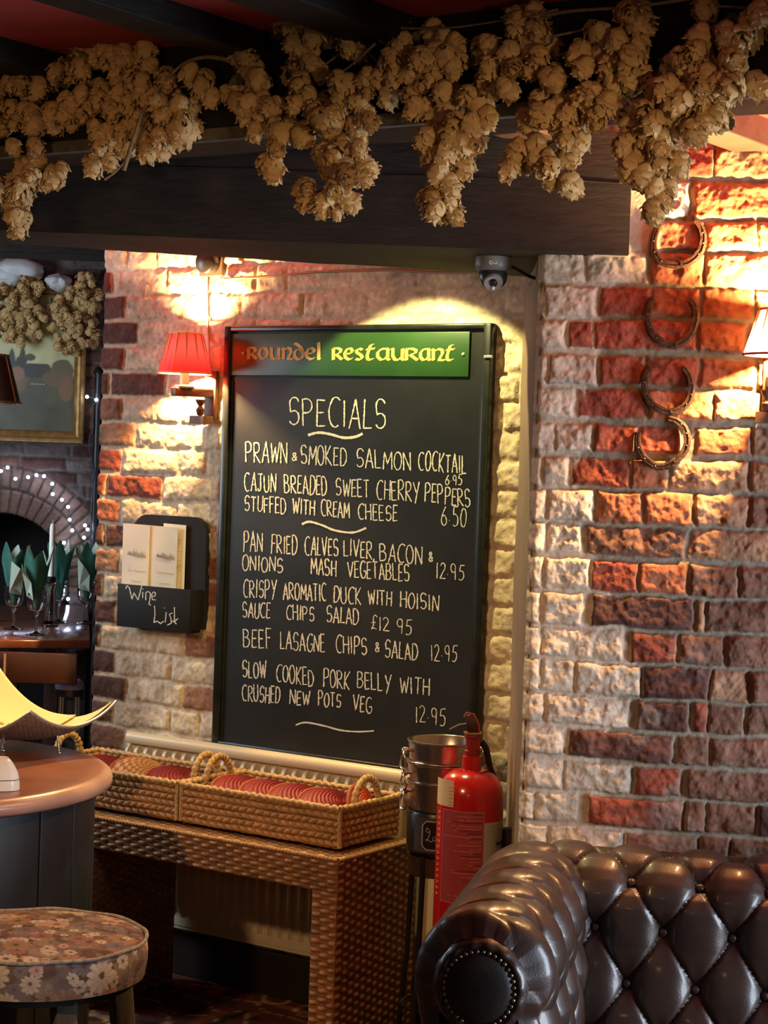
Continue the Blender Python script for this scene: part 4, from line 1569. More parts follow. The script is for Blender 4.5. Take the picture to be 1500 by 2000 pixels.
# ------------------------------------------------------------------ floral stool
def build_stool():
    c = np.array((-.677, 3.934))
    r, zt, th = .222, .60, .075
    t = thing('stool', 'low round pub stool upholstered in a faded floral fabric, in front of the round table', 'stool', (c[0], c[1], 0))
    rng = np.random.default_rng(5)
    FL = []
    for _ in range(330):
        FL.append((rng.uniform(-.3, .3), rng.uniform(-.3, .3), rng.choice([.010, .013, .017, .024, .032], p=[.3, .3, .2, .13, .07]), rng.uniform(0, 6), rng.integers(0, 6)))
    PAL = [np.array(x) for x in ((.50, .34, .30), (.30, .17, .16), (.52, .46, .38), (.20, .18, .21), (.34, .22, .15), (.60, .55, .48))]

    def paint(X, Y):
        X = X + (fbm(X, Y, 60, 2, 71) - .5) * .008
        Y = Y + (fbm(X, Y, 60, 2, 72) - .5) * .008
        base = np.array((.13, .085, .075))
        n = fbm(X, Y, 45, 3, 3)[..., None]
        C = base * (.5 + n) + np.array((.06, .06, .065)) * sstep(.5, .62, fbm(X, Y, 30, 2, 9))[..., None]
        lf = sstep(.60, .66, fbm(X, Y, 55, 2, 19))[..., None]
        C = C * (1 - lf) + np.array((.25, .22, .17)) * lf
        for (x, y, rr, ph, pi_) in FL:
            m = (np.abs(X - x) < rr * 1.1) & (np.abs(Y - y) < rr * 1.1)
            if not m.any():
                continue
            dx, dy = X[m] - x, Y[m] - y
            d = np.hypot(dx, dy)
            a = np.arctan2(dy, dx)
            npet = 11 if rr > .02 else 7
            pet = rr * (.70 + .28 * np.abs(np.cos(a * npet / 2 + ph)))
            k = (d < pet)
            vein = .72 + .28 * np.abs(np.cos(a * npet / 2 + ph)) * np.clip(d / rr * 1.5, 0, 1)
            cc = PAL[pi_][None] * vein[:, None]
            cc = np.where((d < rr * .2)[:, None], np.array((.12, .09, .05)), cc)
            sub = C[m]
            sub[k] = cc[k]
            C[m] = sub
        return C
    # top
    nr, na = 150, 300
    prof = []
    for j in range(nr):
        f = j / (nr - 1)
        prof.append((.001 + r * .985 * f, .016 * (1 - f ** 2.4)))
    rs = np.array([q[0] for q in prof])
    A = np.linspace(0, 2 * PI, na, endpoint=False)
    RR, AA = np.meshgrid(rs, A, indexing='ij')
    X, Y = RR * np.cos(AA), RR * np.sin(AA)
    Zz = np.array([q[1] for q in prof])[:, None] + (fbm(X + 1, Y + 1, 9, 2, 5) - .5) * .004
    P = np.stack([c[0] + X, c[1] + Y, zt - .014 + Zz], -1)
    C = paint(X, Y)
    g = G().grid(P, C, wrap_u=True)
    # side
    ns = 60
    zs = np.linspace(0, 1, ns)
    bul = r * (1 + .018 * np.sin(PI * zs))
    ZS, AS = np.meshgrid(zs, np.linspace(0, 2 * PI, 420, endpoint=False), indexing='ij')
    RB = np.repeat(bul[:, None], 420, 1) + (fbm(AS * r, ZS * .07, 20, 2, 6) - .5) * .003
    P = np.stack([c[0] + RB * np.cos(AS), c[1] + RB * np.sin(AS), zt - .012 - ZS * th], -1)
    FL += [(.017, .016, .036, .4, 5), (.075, -.004, .017, 1, 5), (-.125, .02, .021, 2, 2), (-.03, .03, .014, 0, 2), (-.045, .012, .013, 1, 2), (.05, .03, .014, 2, 5), (-.2, .012, .02, 3, 2)]
    Cs = paint(((AS * r + .3) % .6) - .3, ZS * th - .02)
    gs = G().grid(P, Cs, wrap_u=True)
    m = mat('floral_moquette', attr=True, rough=.9, bump=.35, bscale=500, spec=.15)
    link_mesh('seat_top', g, m, t)
    link_mesh('seat_side', gs, m, t)
    pip = [(c[0] + r * 1.004 * math.cos(a), c[1] + r * 1.004 * math.sin(a), zt - .012 + .0015 * math.sin(a * 9)) for a in np.linspace(0, 2 * PI, 90, endpoint=False)]
    link_mesh('piping', G().tube(pip, .004, 8, closed=True), mat('faded_piping', (.30, .26, .22), .9, vary=.4, vscale=90), t)
    link_mesh('seat_base', G().lathe([(.001, 0), (r - .02, 0), (r - .02, -.02), (.001, -.02)], (c[0], c[1], zt - th - .010), 48), mat('stool_base', (.02, .017, .015), .8), t)
    ml = mat('worn_grey_wood', (.085, .075, .062), .65, vary=.4, vscale=25, bump=.4, bscale=60, stretch=(1, 1, .2))
    zl = zt - th - .012
    angs = [math.radians(a) for a in (-62, 28, 118, 208)]
    tops, bots = [], []
    for a in angs:
        rad = np.array((math.cos(a), math.sin(a), 0))
        tan = np.array((-math.sin(a), math.cos(a), 0))
        pt = np.array((c[0], c[1], zl)) + rad * (r - .045)
        pb = np.array((c[0], c[1], 0)) + rad * (r + .015)
        tops.append(pt); bots.append(pb)
        cs = []
        for p_, k in ((pb, .018), (pt, .0225)):
            cs += [p_ - rad * k - tan * k, p_ + rad * k - tan * k, p_ + rad * k + tan * k, p_ - rad * k + tan * k]
        link_mesh('leg', G().hexa(cs), ml, t, True, .004)
    for i in range(4):
        a = tops[i] * .45 + bots[i] * .55
        b = tops[(i + 1) % 4] * .45 + bots[(i + 1) % 4] * .55
        d = (b - a); ln = np.linalg.norm(d); d /= ln
        link_mesh('stretcher', G().box((a + b) / 2, (ln, .02, .028), (d, np.cross((0, 0, 1), d), (0, 0, 1))), ml, t, True, .003)


build_stool()

# ------------------------------------------------------------------ champagne buckets on their stand
BK = np.array((.176, 5.05))


def build_buckets():
    mst = mat('brushed_steel', (.50, .45, .38), .27, 1.0, vary=.12, vscale=40, stretch=(1, 1, 12))
    mring = mat('polished_chrome', (.80, .77, .68), .14, 1.0)

    def bucket(z0, z1, rt, rb, label, extra=False):
        t = thing('champagne_bucket', label, 'bucket', (BK[0], BK[1], z0), 'stacked steel champagne buckets')
        h = z1 - z0
        g = G().lathe([(.001, 0), (rb, 0), (rb + (rt - rb) * .5, h * .5), (rt, h - .003), (rt + .003, h - .001), (rt + .003, h + .002), (rt, h + .003),
                       (rt - .003, h), (rb + (rt - rb) * .5 - .003, h * .5), (rb - .003, .004), (.001, .004)], (BK[0], BK[1], z0), 64)
        link_mesh('body', g, mst, t)
        if extra:
            g = G().tube([(BK[0] + (rt + .0005) * math.cos(a), BK[1] + (rt + .0005) * math.sin(a), z1 - .052) for a in np.linspace(0, 2 * PI, 60, endpoint=False)], .0028, 8, closed=True)
            link_mesh('bead', g, mst, t)
        for sgn in (-1, 1):
            a = math.radians(196 if sgn < 0 else 16)
            d = np.array((math.cos(a), math.sin(a), 0))
            p0 = np.array((BK[0], BK[1], z1 - .024)) + d * (rt - .002)
            g = G().ball(p0 + d * .014, .0095, 8).tube([p0 - d * .002, p0 + d * .014], .005, 8)
            link_mesh('handle_knob', g, mring, t)
            tn = np.array((-d[1], d[0], 0))
            cc = p0 + d * .018 - np.array((0, 0, .024))
            link_mesh('ring_handle', G().tube([cc + tn * .021 * math.cos(b) + np.array((0, 0, .024)) * math.sin(b) + d * .003 * math.sin(b * 2) for b in np.linspace(0, 2 * PI, 28, endpoint=False)], .0026, 8, closed=True), mring, t)
        return t
    bucket(.720, .851, .092, .080, 'top steel champagne bucket of the stack, its mouth open beside the extinguisher', True)
    bucket(.690, .793, .0905, .078, 'second steel champagne bucket in the stack, just under the open one')
    bucket(.640, .746, .0890, .076, 'third steel champagne bucket in the stack, above the black label')
    # stand
    t = thing('bucket_stand', 'dark stand with a black label plate under the champagne buckets', 'stand', (BK[0], BK[1], 0))
    mk = mat('black_lacquer', (.012, .011, .012), .3)
    g = G().lathe([(.001, 0), (.083, 0), (.088, .004), (.089, .105), (.086, .11), (.084, .105), (.084, .02), (.001, .02)], (BK[0], BK[1], .562), 48)
    link_mesh('holder', g, mk, t)
    # label plate on the holder facing the room
    g, g2, g3 = G(), G(), G()
    a0 = -PI / 2 - .06

    def lab(x, y, rr=.0915):
        a = a0 + x / .09
        return np.array((BK[0] + rr * math.cos(a), BK[1] + rr * math.sin(a), .618 + y))
    oc = [(-.055, -.046), (.055, -.046), (.055, .044), (-.055, .044)]
    P = np.zeros((6, 24, 3))
    for j in range(6):
        for i in range(24):
            P[j, i] = lab(-.072 + .144 * i / 23, -.046 + .09 * j / 5, .0905)
    g.grid(P)
    lp = link_mesh('label_plate', g, mat('grey_metal_plate', (.09, .085, .085), .35, .5), t)
    oct_ = [(-.046, -.026), (-.034, -.038), (.05, -.038), (.062, -.026), (.062, .024), (.05, .036), (-.034, .036), (-.046, .024), (-.046, -.026)]
    for a_, b_ in zip(oct_[:-1], oct_[1:]):
        ribbon(g2, resample([a_, b_], .006), .0022, lambda x, y: lab(x, y, .0918), 0)
    fan = [lab(x * .97, y * .96, .0914) for x, y in oct_[:-1]]
    # dark field as a small curved grid
    P = np.zeros((5, 20, 3))
    for j in range(5):
        for i in range(20):
            P[j, i] = lab(-.042 + .1 * i / 19, -.034 + .066 * j / 4, .0911)
    g3.grid(P)
    link_mesh('label_field', g3, mk, lp)
    for pl in ([(-.026, .014), (-.033, .020), (-.036, .012), (-.030, .007), (-.024, .012), (-.026, .000), (-.032, -.014), (-.036, -.012), (-.031, -.010), (-.022, -.016), (-.017, -.014)],
               [(-.010, -.002), (-.016, -.004), (-.017, -.012), (-.011, -.013), (-.008, -.003), (-.008, -.014), (-.004, -.014)], [(-.002, -.003), (-.002, -.014), (.002, -.004), (.007, -.004), (.008, -.014)]):
        ribbon(g2, resample(pl, .003), .0016, lambda x, y: lab(x, y, .0918), .1)
    link_mesh('label_lettering', g2, mat('silver_print', (.62, .60, .58), .35, .4), lp, False)
    g = G().lathe([(.078, 0), (.083, 0), (.083, .05), (.078, .05), (.078, 0)], (BK[0], BK[1], .505), 40)
    link_mesh('ring_band', g, mat('tarnished_band', (.10, .06, .05), .35, .6), t)
    for k in range(4):
        a = math.radians(-135 + 90 * k + 12)
        d = np.array((math.cos(a), math.sin(a), 0))
        p0 = np.array((BK[0], BK[1], .56)) + d * .080
        p1 = np.array((BK[0], BK[1], .012)) + d * .115
        link_mesh('leg', G().tube([p0, p0 * .5 + p1 * .5 - d * .008, p1, p1 + d * .02 - np.array((0, 0, .004))], .0075, 10), mk, t)
    g = G().tube([(BK[0] + .088 * math.cos(a), BK[1] + .088 * math.sin(a), .16) for a in np.linspace(0, 2 * PI, 40, endpoint=False)], .005, 8, closed=True)
    link_mesh('lower_ring', g, mk, t)


build_buckets()

# ------------------------------------------------------------------ fire extinguisher
EX = np.array((.240, 4.83))


def build_extinguisher():
    x, y = EX
    r = .083
    z0, zs = .262, .815
    t = thing('fire_extinguisher', 'red fire extinguisher with a printed label, on the reveal between the sofa and the buckets', 'fire extinguisher', (x, y, z0))
    mr = mat('red_gloss_enamel', (.50, .010, .012), .22, coat=.6)
    prof = [(.001, .004), (r - .02, 0), (r - .004, .008), (r, .02), (r, zs - z0 - .068)]
    for k in range(9):
        a = PI / 2 * k / 8
        prof.append((.024 + (r - .024) * math.cos(a), zs - z0 - .068 + .068 * math.sin(a)))
    prof += [(.024, zs - z0 + .02), (.0235, zs - z0 + .032), (.020, zs - z0 + .034)]
    link_mesh('cylinder', G().lathe(prof, (x, y, z0), 64), mr, t)
    zn = zs + .034
    g = G().lathe([(.020, 0), (.020, .012), (.017, .014), (.017, .042), (.021, .045), (.021, .058), (.001, .06)], (x, y, zn), 24)
    g.box((x + .012, y - .008, zn + .03), (.014, .016, .03))
    link_mesh('valve_body', g, mat('dark_red_valve', (.25, .018, .016), .35), t)
    link_mesh('collar', G().lathe([(.0205, 0), (.0225, .001), (.0225, .005), (.0205, .006)], (x, y, zn + .054), 24), mat('brass_collar', (.75, .55, .28), .3, .9), t)
    # carrying handle and lever
    mh = mat('dark_lever', (.05, .014, .014), .4)
    g = G().hexa([(x - .014, y - .012, zn + .058), (x + .016, y - .012, zn + .058), (x + .016, y + .012, zn + .058), (x - .014, y + .012, zn + .058),
                  (x - .020, y - .011, zn + .100), (x + .002, y - .011, zn + .104), (x + .002, y + .011, zn + .104), (x - .020, y + .011, zn + .100)])
    link_mesh('lever', g, mh, t, True, .003)
    g = G().tube([(x - .022, y - .01, zn + .096), (x - .018, y - .012, zn + .107), (x + .000, y - .012, zn + .104), (x + .014, y - .012, zn + .078), (x + .016, y - .012, zn + .06)], .0032, 8)
    link_mesh('carry_handle', g, mat('dull_red_handle', (.30, .05, .05), .35), t)
    g = G().tube([(x - .014, y - .004, zn + .078), (x - .035, y - .006, zn + .074), (x - .058, y - .008, zn + .062)], [.0035, .0042, .0036], 10)
    link_mesh('discharge_lever', g, mat('grey_lever', (.06, .06, .055), .4), t)
    pts = [(x + .022, y, zn + .035), (x + .034, y + .005, zn + .02), (x + .046, y + .012, zn - .03), (x + .058, y + .035, zn - .06), (x + .070, y + .055, zn - .12), (x + .072, y + .058, zn - .36)]
    link_mesh('hose', G().tube(pts, .0085, 10), mat('black_rubber', (.01, .01, .01), .5), t)
    # labels wrapped on the cylinder
    af = math.atan2(EYE[1] - y, EYE[0] - x)

    def cyl(a, z, k=0.0):
        """a in metres around from the side that faces the camera (+ right)"""
        an = af + a / r
        rr = r + .0006 + k
        return np.array((x + rr * math.cos(an), y + rr * math.sin(an), z))

    def pxa(px_):
        s = max(-.995, min(.995, (px_ - 922) / 65.5))
        return math.asin(s) * r

    def pxz(y_):
        return ony(922, y_, y - r)[2]

    def patch(px0, px1, y0, y1, k=0.0, n=14):
        a0, a1 = pxa(px0), pxa(px1)
        P = np.zeros((2, n, 3))
        for j, z in enumerate((pxz(y1), pxz(y0))):
            for i in range(n):
                P[j, i] = cyl(a0 + (a1 - a0) * i / (n - 1), z, k)
        return P
    lab = link_mesh('red_label', G().grid(patch(871, 950, 1586, 1768)), mat('faded_red_print', (.36, .055, .06), .3), t)
    g = G()
    g.grid(patch(858, 890, 1528, 1580, .0002))
    pl = link_mesh('cream_label', g, mat('cream_sticker', (.70, .52, .28), .45), t)
    g = G()
    for yy in (1542, 1549, 1556, 1563, 1570, 1576):
        ribbon(g, resample([(pxa(880), pxz(yy)), (pxa(889), pxz(yy + .5))], .003), .0011, lambda a, z: cyl(a, z, .0008), 0)
    link_mesh('label_print', g, mat('brown_ink', (.2, .09, .04), .6), pl, False)
    sl = link_mesh('silver_label', G().grid(patch(951, 986, 1608, 1740, .0002)), mat('silver_sticker', (.55, .50, .44), .35, .3), t)
    g = G()
    for i in range(7):
        yy = 1614 + i * 5
        ribbon(g, resample([(pxa(954), pxz(yy)), (pxa(984), pxz(yy))], .004), .0009, lambda a, z: cyl(a, z, .0008), 0)
    link_mesh('label_print', g, mat('grey_ink', (.3, .27, .24), .6), sl, False)
    # pale printing on the red label
    g = G()
    put = lambda a, z: cyl(a, z, .0008)
    for (xa, ya, xb, yb) in ((871, 1586, 950, 1588), (871, 1766, 950, 1768), (871, 1586, 871.5, 1768), (950, 1586, 950.5, 1768), (874, 1636, 948, 1636)):
        ribbon(g, resample([(pxa(xa), pxz(ya)), (pxa(xb), pxz(yb))], .004), .0012, put, 0)
    link_mesh('label_border', g, mat('pink_print', (.62, .25, .25), .5), lab, False)
    g, g2 = G(), G()
    random.seed(3)
    yy = 1592
    while yy < 1762:
        xr = 946
        ln = random.choice([12, 18, 26, 34, 44, 52]) * random.uniform(.8, 1.1)
        head = random.random() < .3
        (g2 if head else g).v  # headings print darker
        ribbon(g2 if head else g, resample([(pxa(xr - ln), pxz(yy)), (pxa(xr), pxz(yy))], .004), .0018 if head else .0012, put, .1)
        if random.random() < .5:
            ribbon(g, resample([(pxa(xr - ln - 12), pxz(yy)), (pxa(xr - ln - 5), pxz(yy))], .004), .0012, put, .1)
        yy += random.choice([4.2, 4.8, 7])
    link_mesh('label_text', g, mat('pink_print', (.62, .25, .25), .5), lab, False)
    link_mesh('label_heading', g2, mat('dark_red_print', (.16, .01, .015), .5), lab, False)
    g = G()
    for k in range(15):
        yy = 1592 + k * 11.5
        ribbon(g, [(pxa(861), pxz(yy)), (pxa(866), pxz(yy + 1.5)), (pxa(861), pxz(yy + 5))], .0016, put, .2)
    link_mesh('side_lettering', g, mat('cream_sticker', (.70, .52, .28), .45), t, False)
    # wall bracket holding it on the reveal
    g = G().box((x + r + .010, y, .62), (.022, .03, .10))
    g.tube([(x + (r + .002) * math.cos(a), y + (r + .002) * math.sin(a), .64) for a in np.linspace(-.7, .7, 12)], .004, 8)
    link_mesh('wall_bracket', g, mat('dark_bracket', (.04, .03, .03), .5, .5), t)


build_extinguisher()

# ------------------------------------------------------------------ horseshoes
MIRON = mat('rusted_iron', (.12, .065, .042), .5, .65, vary=.5, vscale=70, bump=.5, bscale=150)


def horseshoe(pxy, opening, label, tone=0):
    """pxy: points of the shoe's centre line, in order, on the brick wall"""
    ctrl = [np.array(R.px(x, y, .025)) for x, y in pxy]
    pts = []
    n = len(ctrl)
    for i in range(n - 1):
        p0, p1, p2, p3 = [ctrl[max(0, min(n - 1, i + d))] for d in (-1, 0, 1, 2)]
        for q in range(6):
            f = q / 6
            pts.append(.5 * ((2 * p1) + (-p0 + p2) * f + (2 * p0 - 5 * p1 + 4 * p2 - p3) * f ** 2 + (-p0 + 3 * p1 - 3 * p2 + p3) * f ** 3))
    pts.append(ctrl[-1])
    ctr = np.mean(pts, 0)
    t = thing('horseshoe', label, 'horseshoe', R.at(ctr[0], .02, ctr[1]), 'old horseshoes nailed up the brick wall')
    V, Fc = [], []
    m = len(pts)
    g = G()
    rows = []
    for i, p in enumerate(pts):
        tg = pts[min(i + 1, m - 1)] - pts[max(i - 1, 0)]
        tg /= np.linalg.norm(tg)
        nn = np.array((-tg[1], tg[0]))
        f = abs(2 * i / (m - 1) - 1)
        hw = .0084 - .0022 * f ** 2
        sec = [(-hw, .014), (-hw, .027), (-hw * .35, .0285), (-hw * .25, .026), (hw * .25, .026), (hw * .35, .0285), (hw * .9, .0285), (hw, .026), (hw, .014)]
        rows.append([R.at(p[0] + nn[0] * a, o, p[1] + nn[1] * a) for a, o in sec])
    P = np.array(rows)
    g.grid(P, wrap_u=True)
    g.f.append(tuple(range(9)))
    g.f.append(tuple((m - 1) * 9 + k for k in range(9))[::-1])
    link_mesh('shoe', g, MIRON, t)
    g = G()
    for fr_ in (.16, .25, .34, .66, .75, .84):
        p = pts[int(fr_ * (m - 1))]
        g.ball(R.at(p[0], .0275, p[1]), .0022, 5)
    link_mesh('nail_heads', g, mat('nail_rust', (.22, .13, .08), .5, .5), t)
    # the nail it hangs on
    p = pts[m // 2]
    link_mesh('hanging_nail', G().tube([R.at(p[0], -.005, p[1] + .0), R.at(p[0], .034, p[1])], .003, 8), MIRON, t)


horseshoe([(1287, 440), (1278, 462), (1277, 488), (1292, 510), (1318, 517), (1345, 512), (1367, 492), (1374, 466), (1369, 444), (1358, 430)], 'up',
          'highest of the four horseshoes, just under the longest hop bunch on the brick wall')
horseshoe([(1274, 582), (1267, 602), (1266, 626), (1276, 652), (1299, 671), (1321, 673), (1344, 660), (1357, 634), (1360, 610), (1355, 592), (1345, 584)], 'up',
          'second horseshoe from the top on the brick wall, open upwards')
horseshoe([(1271, 716), (1260, 738), (1260, 764), (1274, 790), (1300, 803), (1324, 802), (1343, 786), (1351, 762), (1348, 736), (1336, 717)], 'up',
          'third horseshoe from the top on the brick wall, open upwards')
horseshoe([(1246, 844), (1245, 866), (1256, 892), (1280, 910), (1304, 909), (1330, 890), (1342, 866), (1338, 838), (1322, 822), (1306, 817)], 'left',
          'lowest horseshoe on the brick wall, paler and tipped open to the left')

# ------------------------------------------------------------------ chesterfield sofa
MLEA = mat('brown_oiled_leather', (.036, .018, .0125), .40, vary=.35, vscale=9, bump=.14, bscale=260, spec=.6, coat=.25)
MLEAD = mat('dark_leather', (.026, .020, .018), .45, vary=.25, vscale=14, bump=.15, bscale=260)


def tuft(A, Bc, D):
    a, b = np.abs(np.sin(PI * A)), np.abs(np.sin(PI * Bc))
    puff = np.power(np.clip(a, 0, 1), .36) * np.power(np.clip(b, 0, 1), .36)
    crease = np.minimum(np.abs(A - np.round(A)), np.abs(Bc - np.round(Bc)))
    lat = np.hypot(A - np.round(A), Bc - np.round(Bc))
    return D * puff - .0035 * np.exp(-(crease / .04) ** 2) - .017 * np.exp(-(lat / .24) ** 2)


def profile_surface(prof, s_arr):
    """prof: polyline (o, z); returns points and outward normals for arc lengths"""
    prof = np.array(prof)
    seg = np.hypot(*np.diff(prof, axis=0).T)
    cum = np.concatenate([[0], np.cumsum(seg)])
    x = np.interp(s_arr, cum, prof[:, 0])
    z = np.interp(s_arr, cum, prof[:, 1])
    e = .004
    dx = np.interp(s_arr + e, cum, prof[:, 0]) - np.interp(s_arr - e, cum, prof[:, 0])
    dz = np.interp(s_arr + e, cum, prof[:, 1]) - np.interp(s_arr - e, cum, prof[:, 1])
    ln = np.hypot(dx, dz) + 1e-9
    return x, z, dx / ln, dz / ln, cum[-1]


def build_sofa():
    t = thing('chesterfield_sofa', 'brown leather chesterfield sofa with deep-buttoned back and rolled arm, against the brick wall', 'sofa', R.at(.5, .4, 0))
    # ---- back: face rises to a roll that turns over towards the wall
    rc, rz, rr = .30, .655, .105
    prof = [(.455, .30), (.445, .40), (.43, .50), (.415, .58)]
    for k in range(0, 15):
        a = math.radians(-10 + 13.5 * k)
        prof.append((rc + rr * 1.1 * math.cos(a), rz + rr * math.sin(a)))
    prof += [(rc - rr * 1.12, .56), (rc - rr * 1.12, .30)]
    u0, u1 = .045, 1.15
    us = np.arange(u0, u1, .0036)
    x, z, dx, dz, tot = profile_surface(prof, np.zeros(1))
    ss = np.arange(0, tot, .0036)
    x, z, dx, dz, _ = profile_surface(prof, ss)
    nx, nz = dz, -dx            # outward
    # lattice phase: find where the measured buttons sit
    bp = R.px(1294, 1826, .43)
    tp, pt = .142, .109
    i_b = np.argmin(np.where(ss < .45, np.abs(z - bp[1]), 9))
    s_b = ss[i_b]
    Ug, Sg = np.meshgrid(us, ss)
    a_ = (Ug - bp[0]) / tp
    b_ = (Sg - s_b) / (2 * pt)
    A, Bc = a_ + b_, a_ - b_
    endf = sstep(tot - .05, tot - .22, Sg)
    H = tuft(A, Bc, .012) * endf
    H = H - .03 * sstep(.12, .0, Ug - u0) ** 2
    O = x[:, None] + nx[:, None] * H
    Zz = z[:, None] + nz[:, None] * H
    P = R.arr(Ug, O, Zz).reshape(Ug.shape + (3,))
    back = link_mesh('backrest', G().grid(P), MLEA, t)
    for i in range(-4, 9):
        for j in range(-3, 6):
            uu = bp[0] + tp * (i + (.5 if j % 2 else 0))
            sb = s_b + j * pt
            if not (u0 + .05 < uu < u1 - .05 and .06 < sb < tot - .35):
                continue
            xo, zo, ddx, ddz, _ = profile_surface(prof, np.array([sb]))
            h = -.012
            c = R.at(uu, xo[0] + ddz[0] * h, zo[0] - ddx[0] * h)
            nrm = R.N * ddz[0] + np.array((0, 0, 1.0)) * -ddx[0]
            sx = R.U
            sy = np.cross(nrm, sx)
            g = G().lathe([(.010, -.004), (.010, 0), (.008, .0035), (.004, .0052), (.0005, .0056)], c, 14, (sx, sy, nrm))
            link_mesh('button', g, MLEA, back)
    # ---- arm: a roll that runs forward from the back
    ea = R.N
    c0 = ony(937, 1948, 3.47)
    c0[2] = .638
    r = .118
    aL = .70
    side = R.U
    prof = [(.16, .02 - .02)]
    prof = [(.118 + .012, -.32), (.118 + .008, -.2), (.118 + .004, -.10)]
    for k in range(0, 19):
        a = math.radians(-25 + 12.5 * k)
        prof.append((r * math.cos(a), r * 1.06 * math.sin(a)))
    prof += [(-r * .80, -.12), (-r * .78, -.32)]
    x, z, dx, dz, tot = profile_surface(prof, np.zeros(1))
    ss = np.arange(0, tot, .0036)
    x, z, dx, dz, _ = profile_surface(prof, ss)
    nx, nz = dz, -dx
    ts = np.arange(0, aL, .0036)
    Tg, Sg = np.meshgrid(ts, ss)
    tp2, pt2 = .150, .128
    bpos_s = None
    # a button row on the inner shoulder of the roll (about 25 degrees up)
    jn = np.argmin(np.where(ss < .6, np.abs(np.arctan2(z, x) - math.radians(28)), 9))
    sbn = ss[jn]
    tb0 = .125
    a_ = (Tg - tb0) / tp2
    b_ = (Sg - sbn) / (2 * pt2)
    fade = sstep(0.0, .05, Tg)
    H = tuft(a_ + b_, a_ - b_, .015)
    # cross-roll pleats: on the outer half the creases run straight over the roll
    cr = np.exp(-((a_ - np.round(a_)) / .045) ** 2)
    outer = sstep(sbn + .5 * pt2, sbn + 1.3 * pt2, Sg)
    Hs = .013 * np.abs(np.sin(PI * a_)) ** .5 - .005 * cr
    H = H * (1 - outer) + Hs * outer
    frontp = .005 * np.abs(np.sin(np.arctan2(z, x) * 7))[:, None] * sstep(.05, 0, Tg)
    H = H * sstep(-.01, .06, Tg) + frontp - .045 * sstep(.045, -.012, Tg) ** 1.5
    Xo = x[:, None] + nx[:, None] * H
    Zo = z[:, None] + nz[:, None] * H
    base = c0[None, None] + Tg[..., None] * (-ea)[None, None]
    P = base + Xo[..., None] * side + Zo[..., None] * np.array((0, 0, 1.0))
    arm = link_mesh('armrest', G().grid(P), MLEA, t)
    for i in range(0, 5):
        for j in (-2, -1, 0, 1):
            tt = tb0 + tp2 * (i + (.5 if j % 2 else 0))
            sb = sbn + j * pt2
            if tt > aL - .06 or sb < .03 or tt < .05 or j == 1:
                continue
            xo, zo, ddx, ddz, _ = profile_surface(prof, np.array([sb]))
            nrm = side * ddz[0] + np.array((0, 0, 1.0)) * -ddx[0]
            c = c0 - ea * tt + side * xo[0] + np.array((0, 0, zo[0])) + nrm * -.012
            g = G().lathe([(.010, -.004), (.010, 0), (.008, .0035), (.0005, .0056)], c, 14, (ea, np.cross(nrm, ea), nrm))
            link_mesh('button', g, MLEA, arm)
    # front scroll: pleats gather into a padded oval panel ringed with studs
    P = np.zeros((16, 120, 3))
    for j in range(16):
        f = j / 15
        for k in range(120):
            a = 2 * PI * k / 120
            rr_ = .064 + (r - .030 - .064) * f
            rip = .0016 * math.sin(a * 15 + 2 * mnoise.noise(Vector((math.cos(a) * 2, math.sin(a) * 2, 0)))) * math.sin(PI * min(1, f * 1.1)) * (1 if math.sin(a) > -.6 else .3)
            out = .004 * (1 - f) - .012 * f ** 3 + .006 * math.sin(PI * f) + rip
            P[j, k] = c0 + side * rr_ * math.cos(a) + np.array((0, 0, 1.06)) * rr_ * math.sin(a) + ea * (out + .006)
    sc = link_mesh('arm_front', G().grid(P, wrap_u=True), MLEA, t)
    g = G()
    prof2 = [(.001, .018), (.03, .017), (.05, .013), (.060, .007), (.064, .0)]
    g.lathe(prof2, c0 + ea * .006, 48, (side, np.array((0, 0, 1.06)), ea))
    # panel continues down to the base
    g.box(c0 + np.array((0, 0, -.20)) + ea * .004, (.105, .014, .30), (side, ea, (0, 0, 1)))
    link_mesh('scroll_panel', g, MLEAD, sc)
    g = G()
    for k in range(32):
        a = math.radians(-62 + 304 * k / 31)
        g.ball(c0 + side * .0635 * math.cos(a) + np.array((0, 0, 1.06 * .0635 * math.sin(a))) + ea * .011, .0047, 6)
    for q in range(8):
        for sg in (-1, 1):
            g.ball(c0 + side * sg * .05 + np.array((0, 0, -.075 - q * .02)) + ea * .013, .0045, 6)
    link_mesh('studs', g, mat('antique_brass_stud', (.30, .24, .17), .28, .9), sc)
    # seat, base and feet
    g = G().fbox(R, .17, 1.13, .42, .93, .27, .40)
    link_mesh('seat_cushion', g, MLEA, t, True, .03)
    g = G().fbox(R, .05, 1.15, .16, .92, .07, .28)
    g.box(c0 - ea * (aL / 2 - .0) + np.array((0, 0, -.38)) + side * .01, (.19, aL - .04, .38), (side, ea, (0, 0, 1)))
    link_mesh('base', g, MLEAD, t, True, .01)
    for uu, oo in ((.10, .22), (1.08, .22), (.10, .86), (1.08, .86)):
        link_mesh('foot', G().lathe([(.02, 0), (.03, .02), (.032, .05), (.024, .075), (.001, .075)], R.at(uu, oo, 0), 16), mat('turned_foot', (.04, .02, .012), .4), t)


build_sofa()

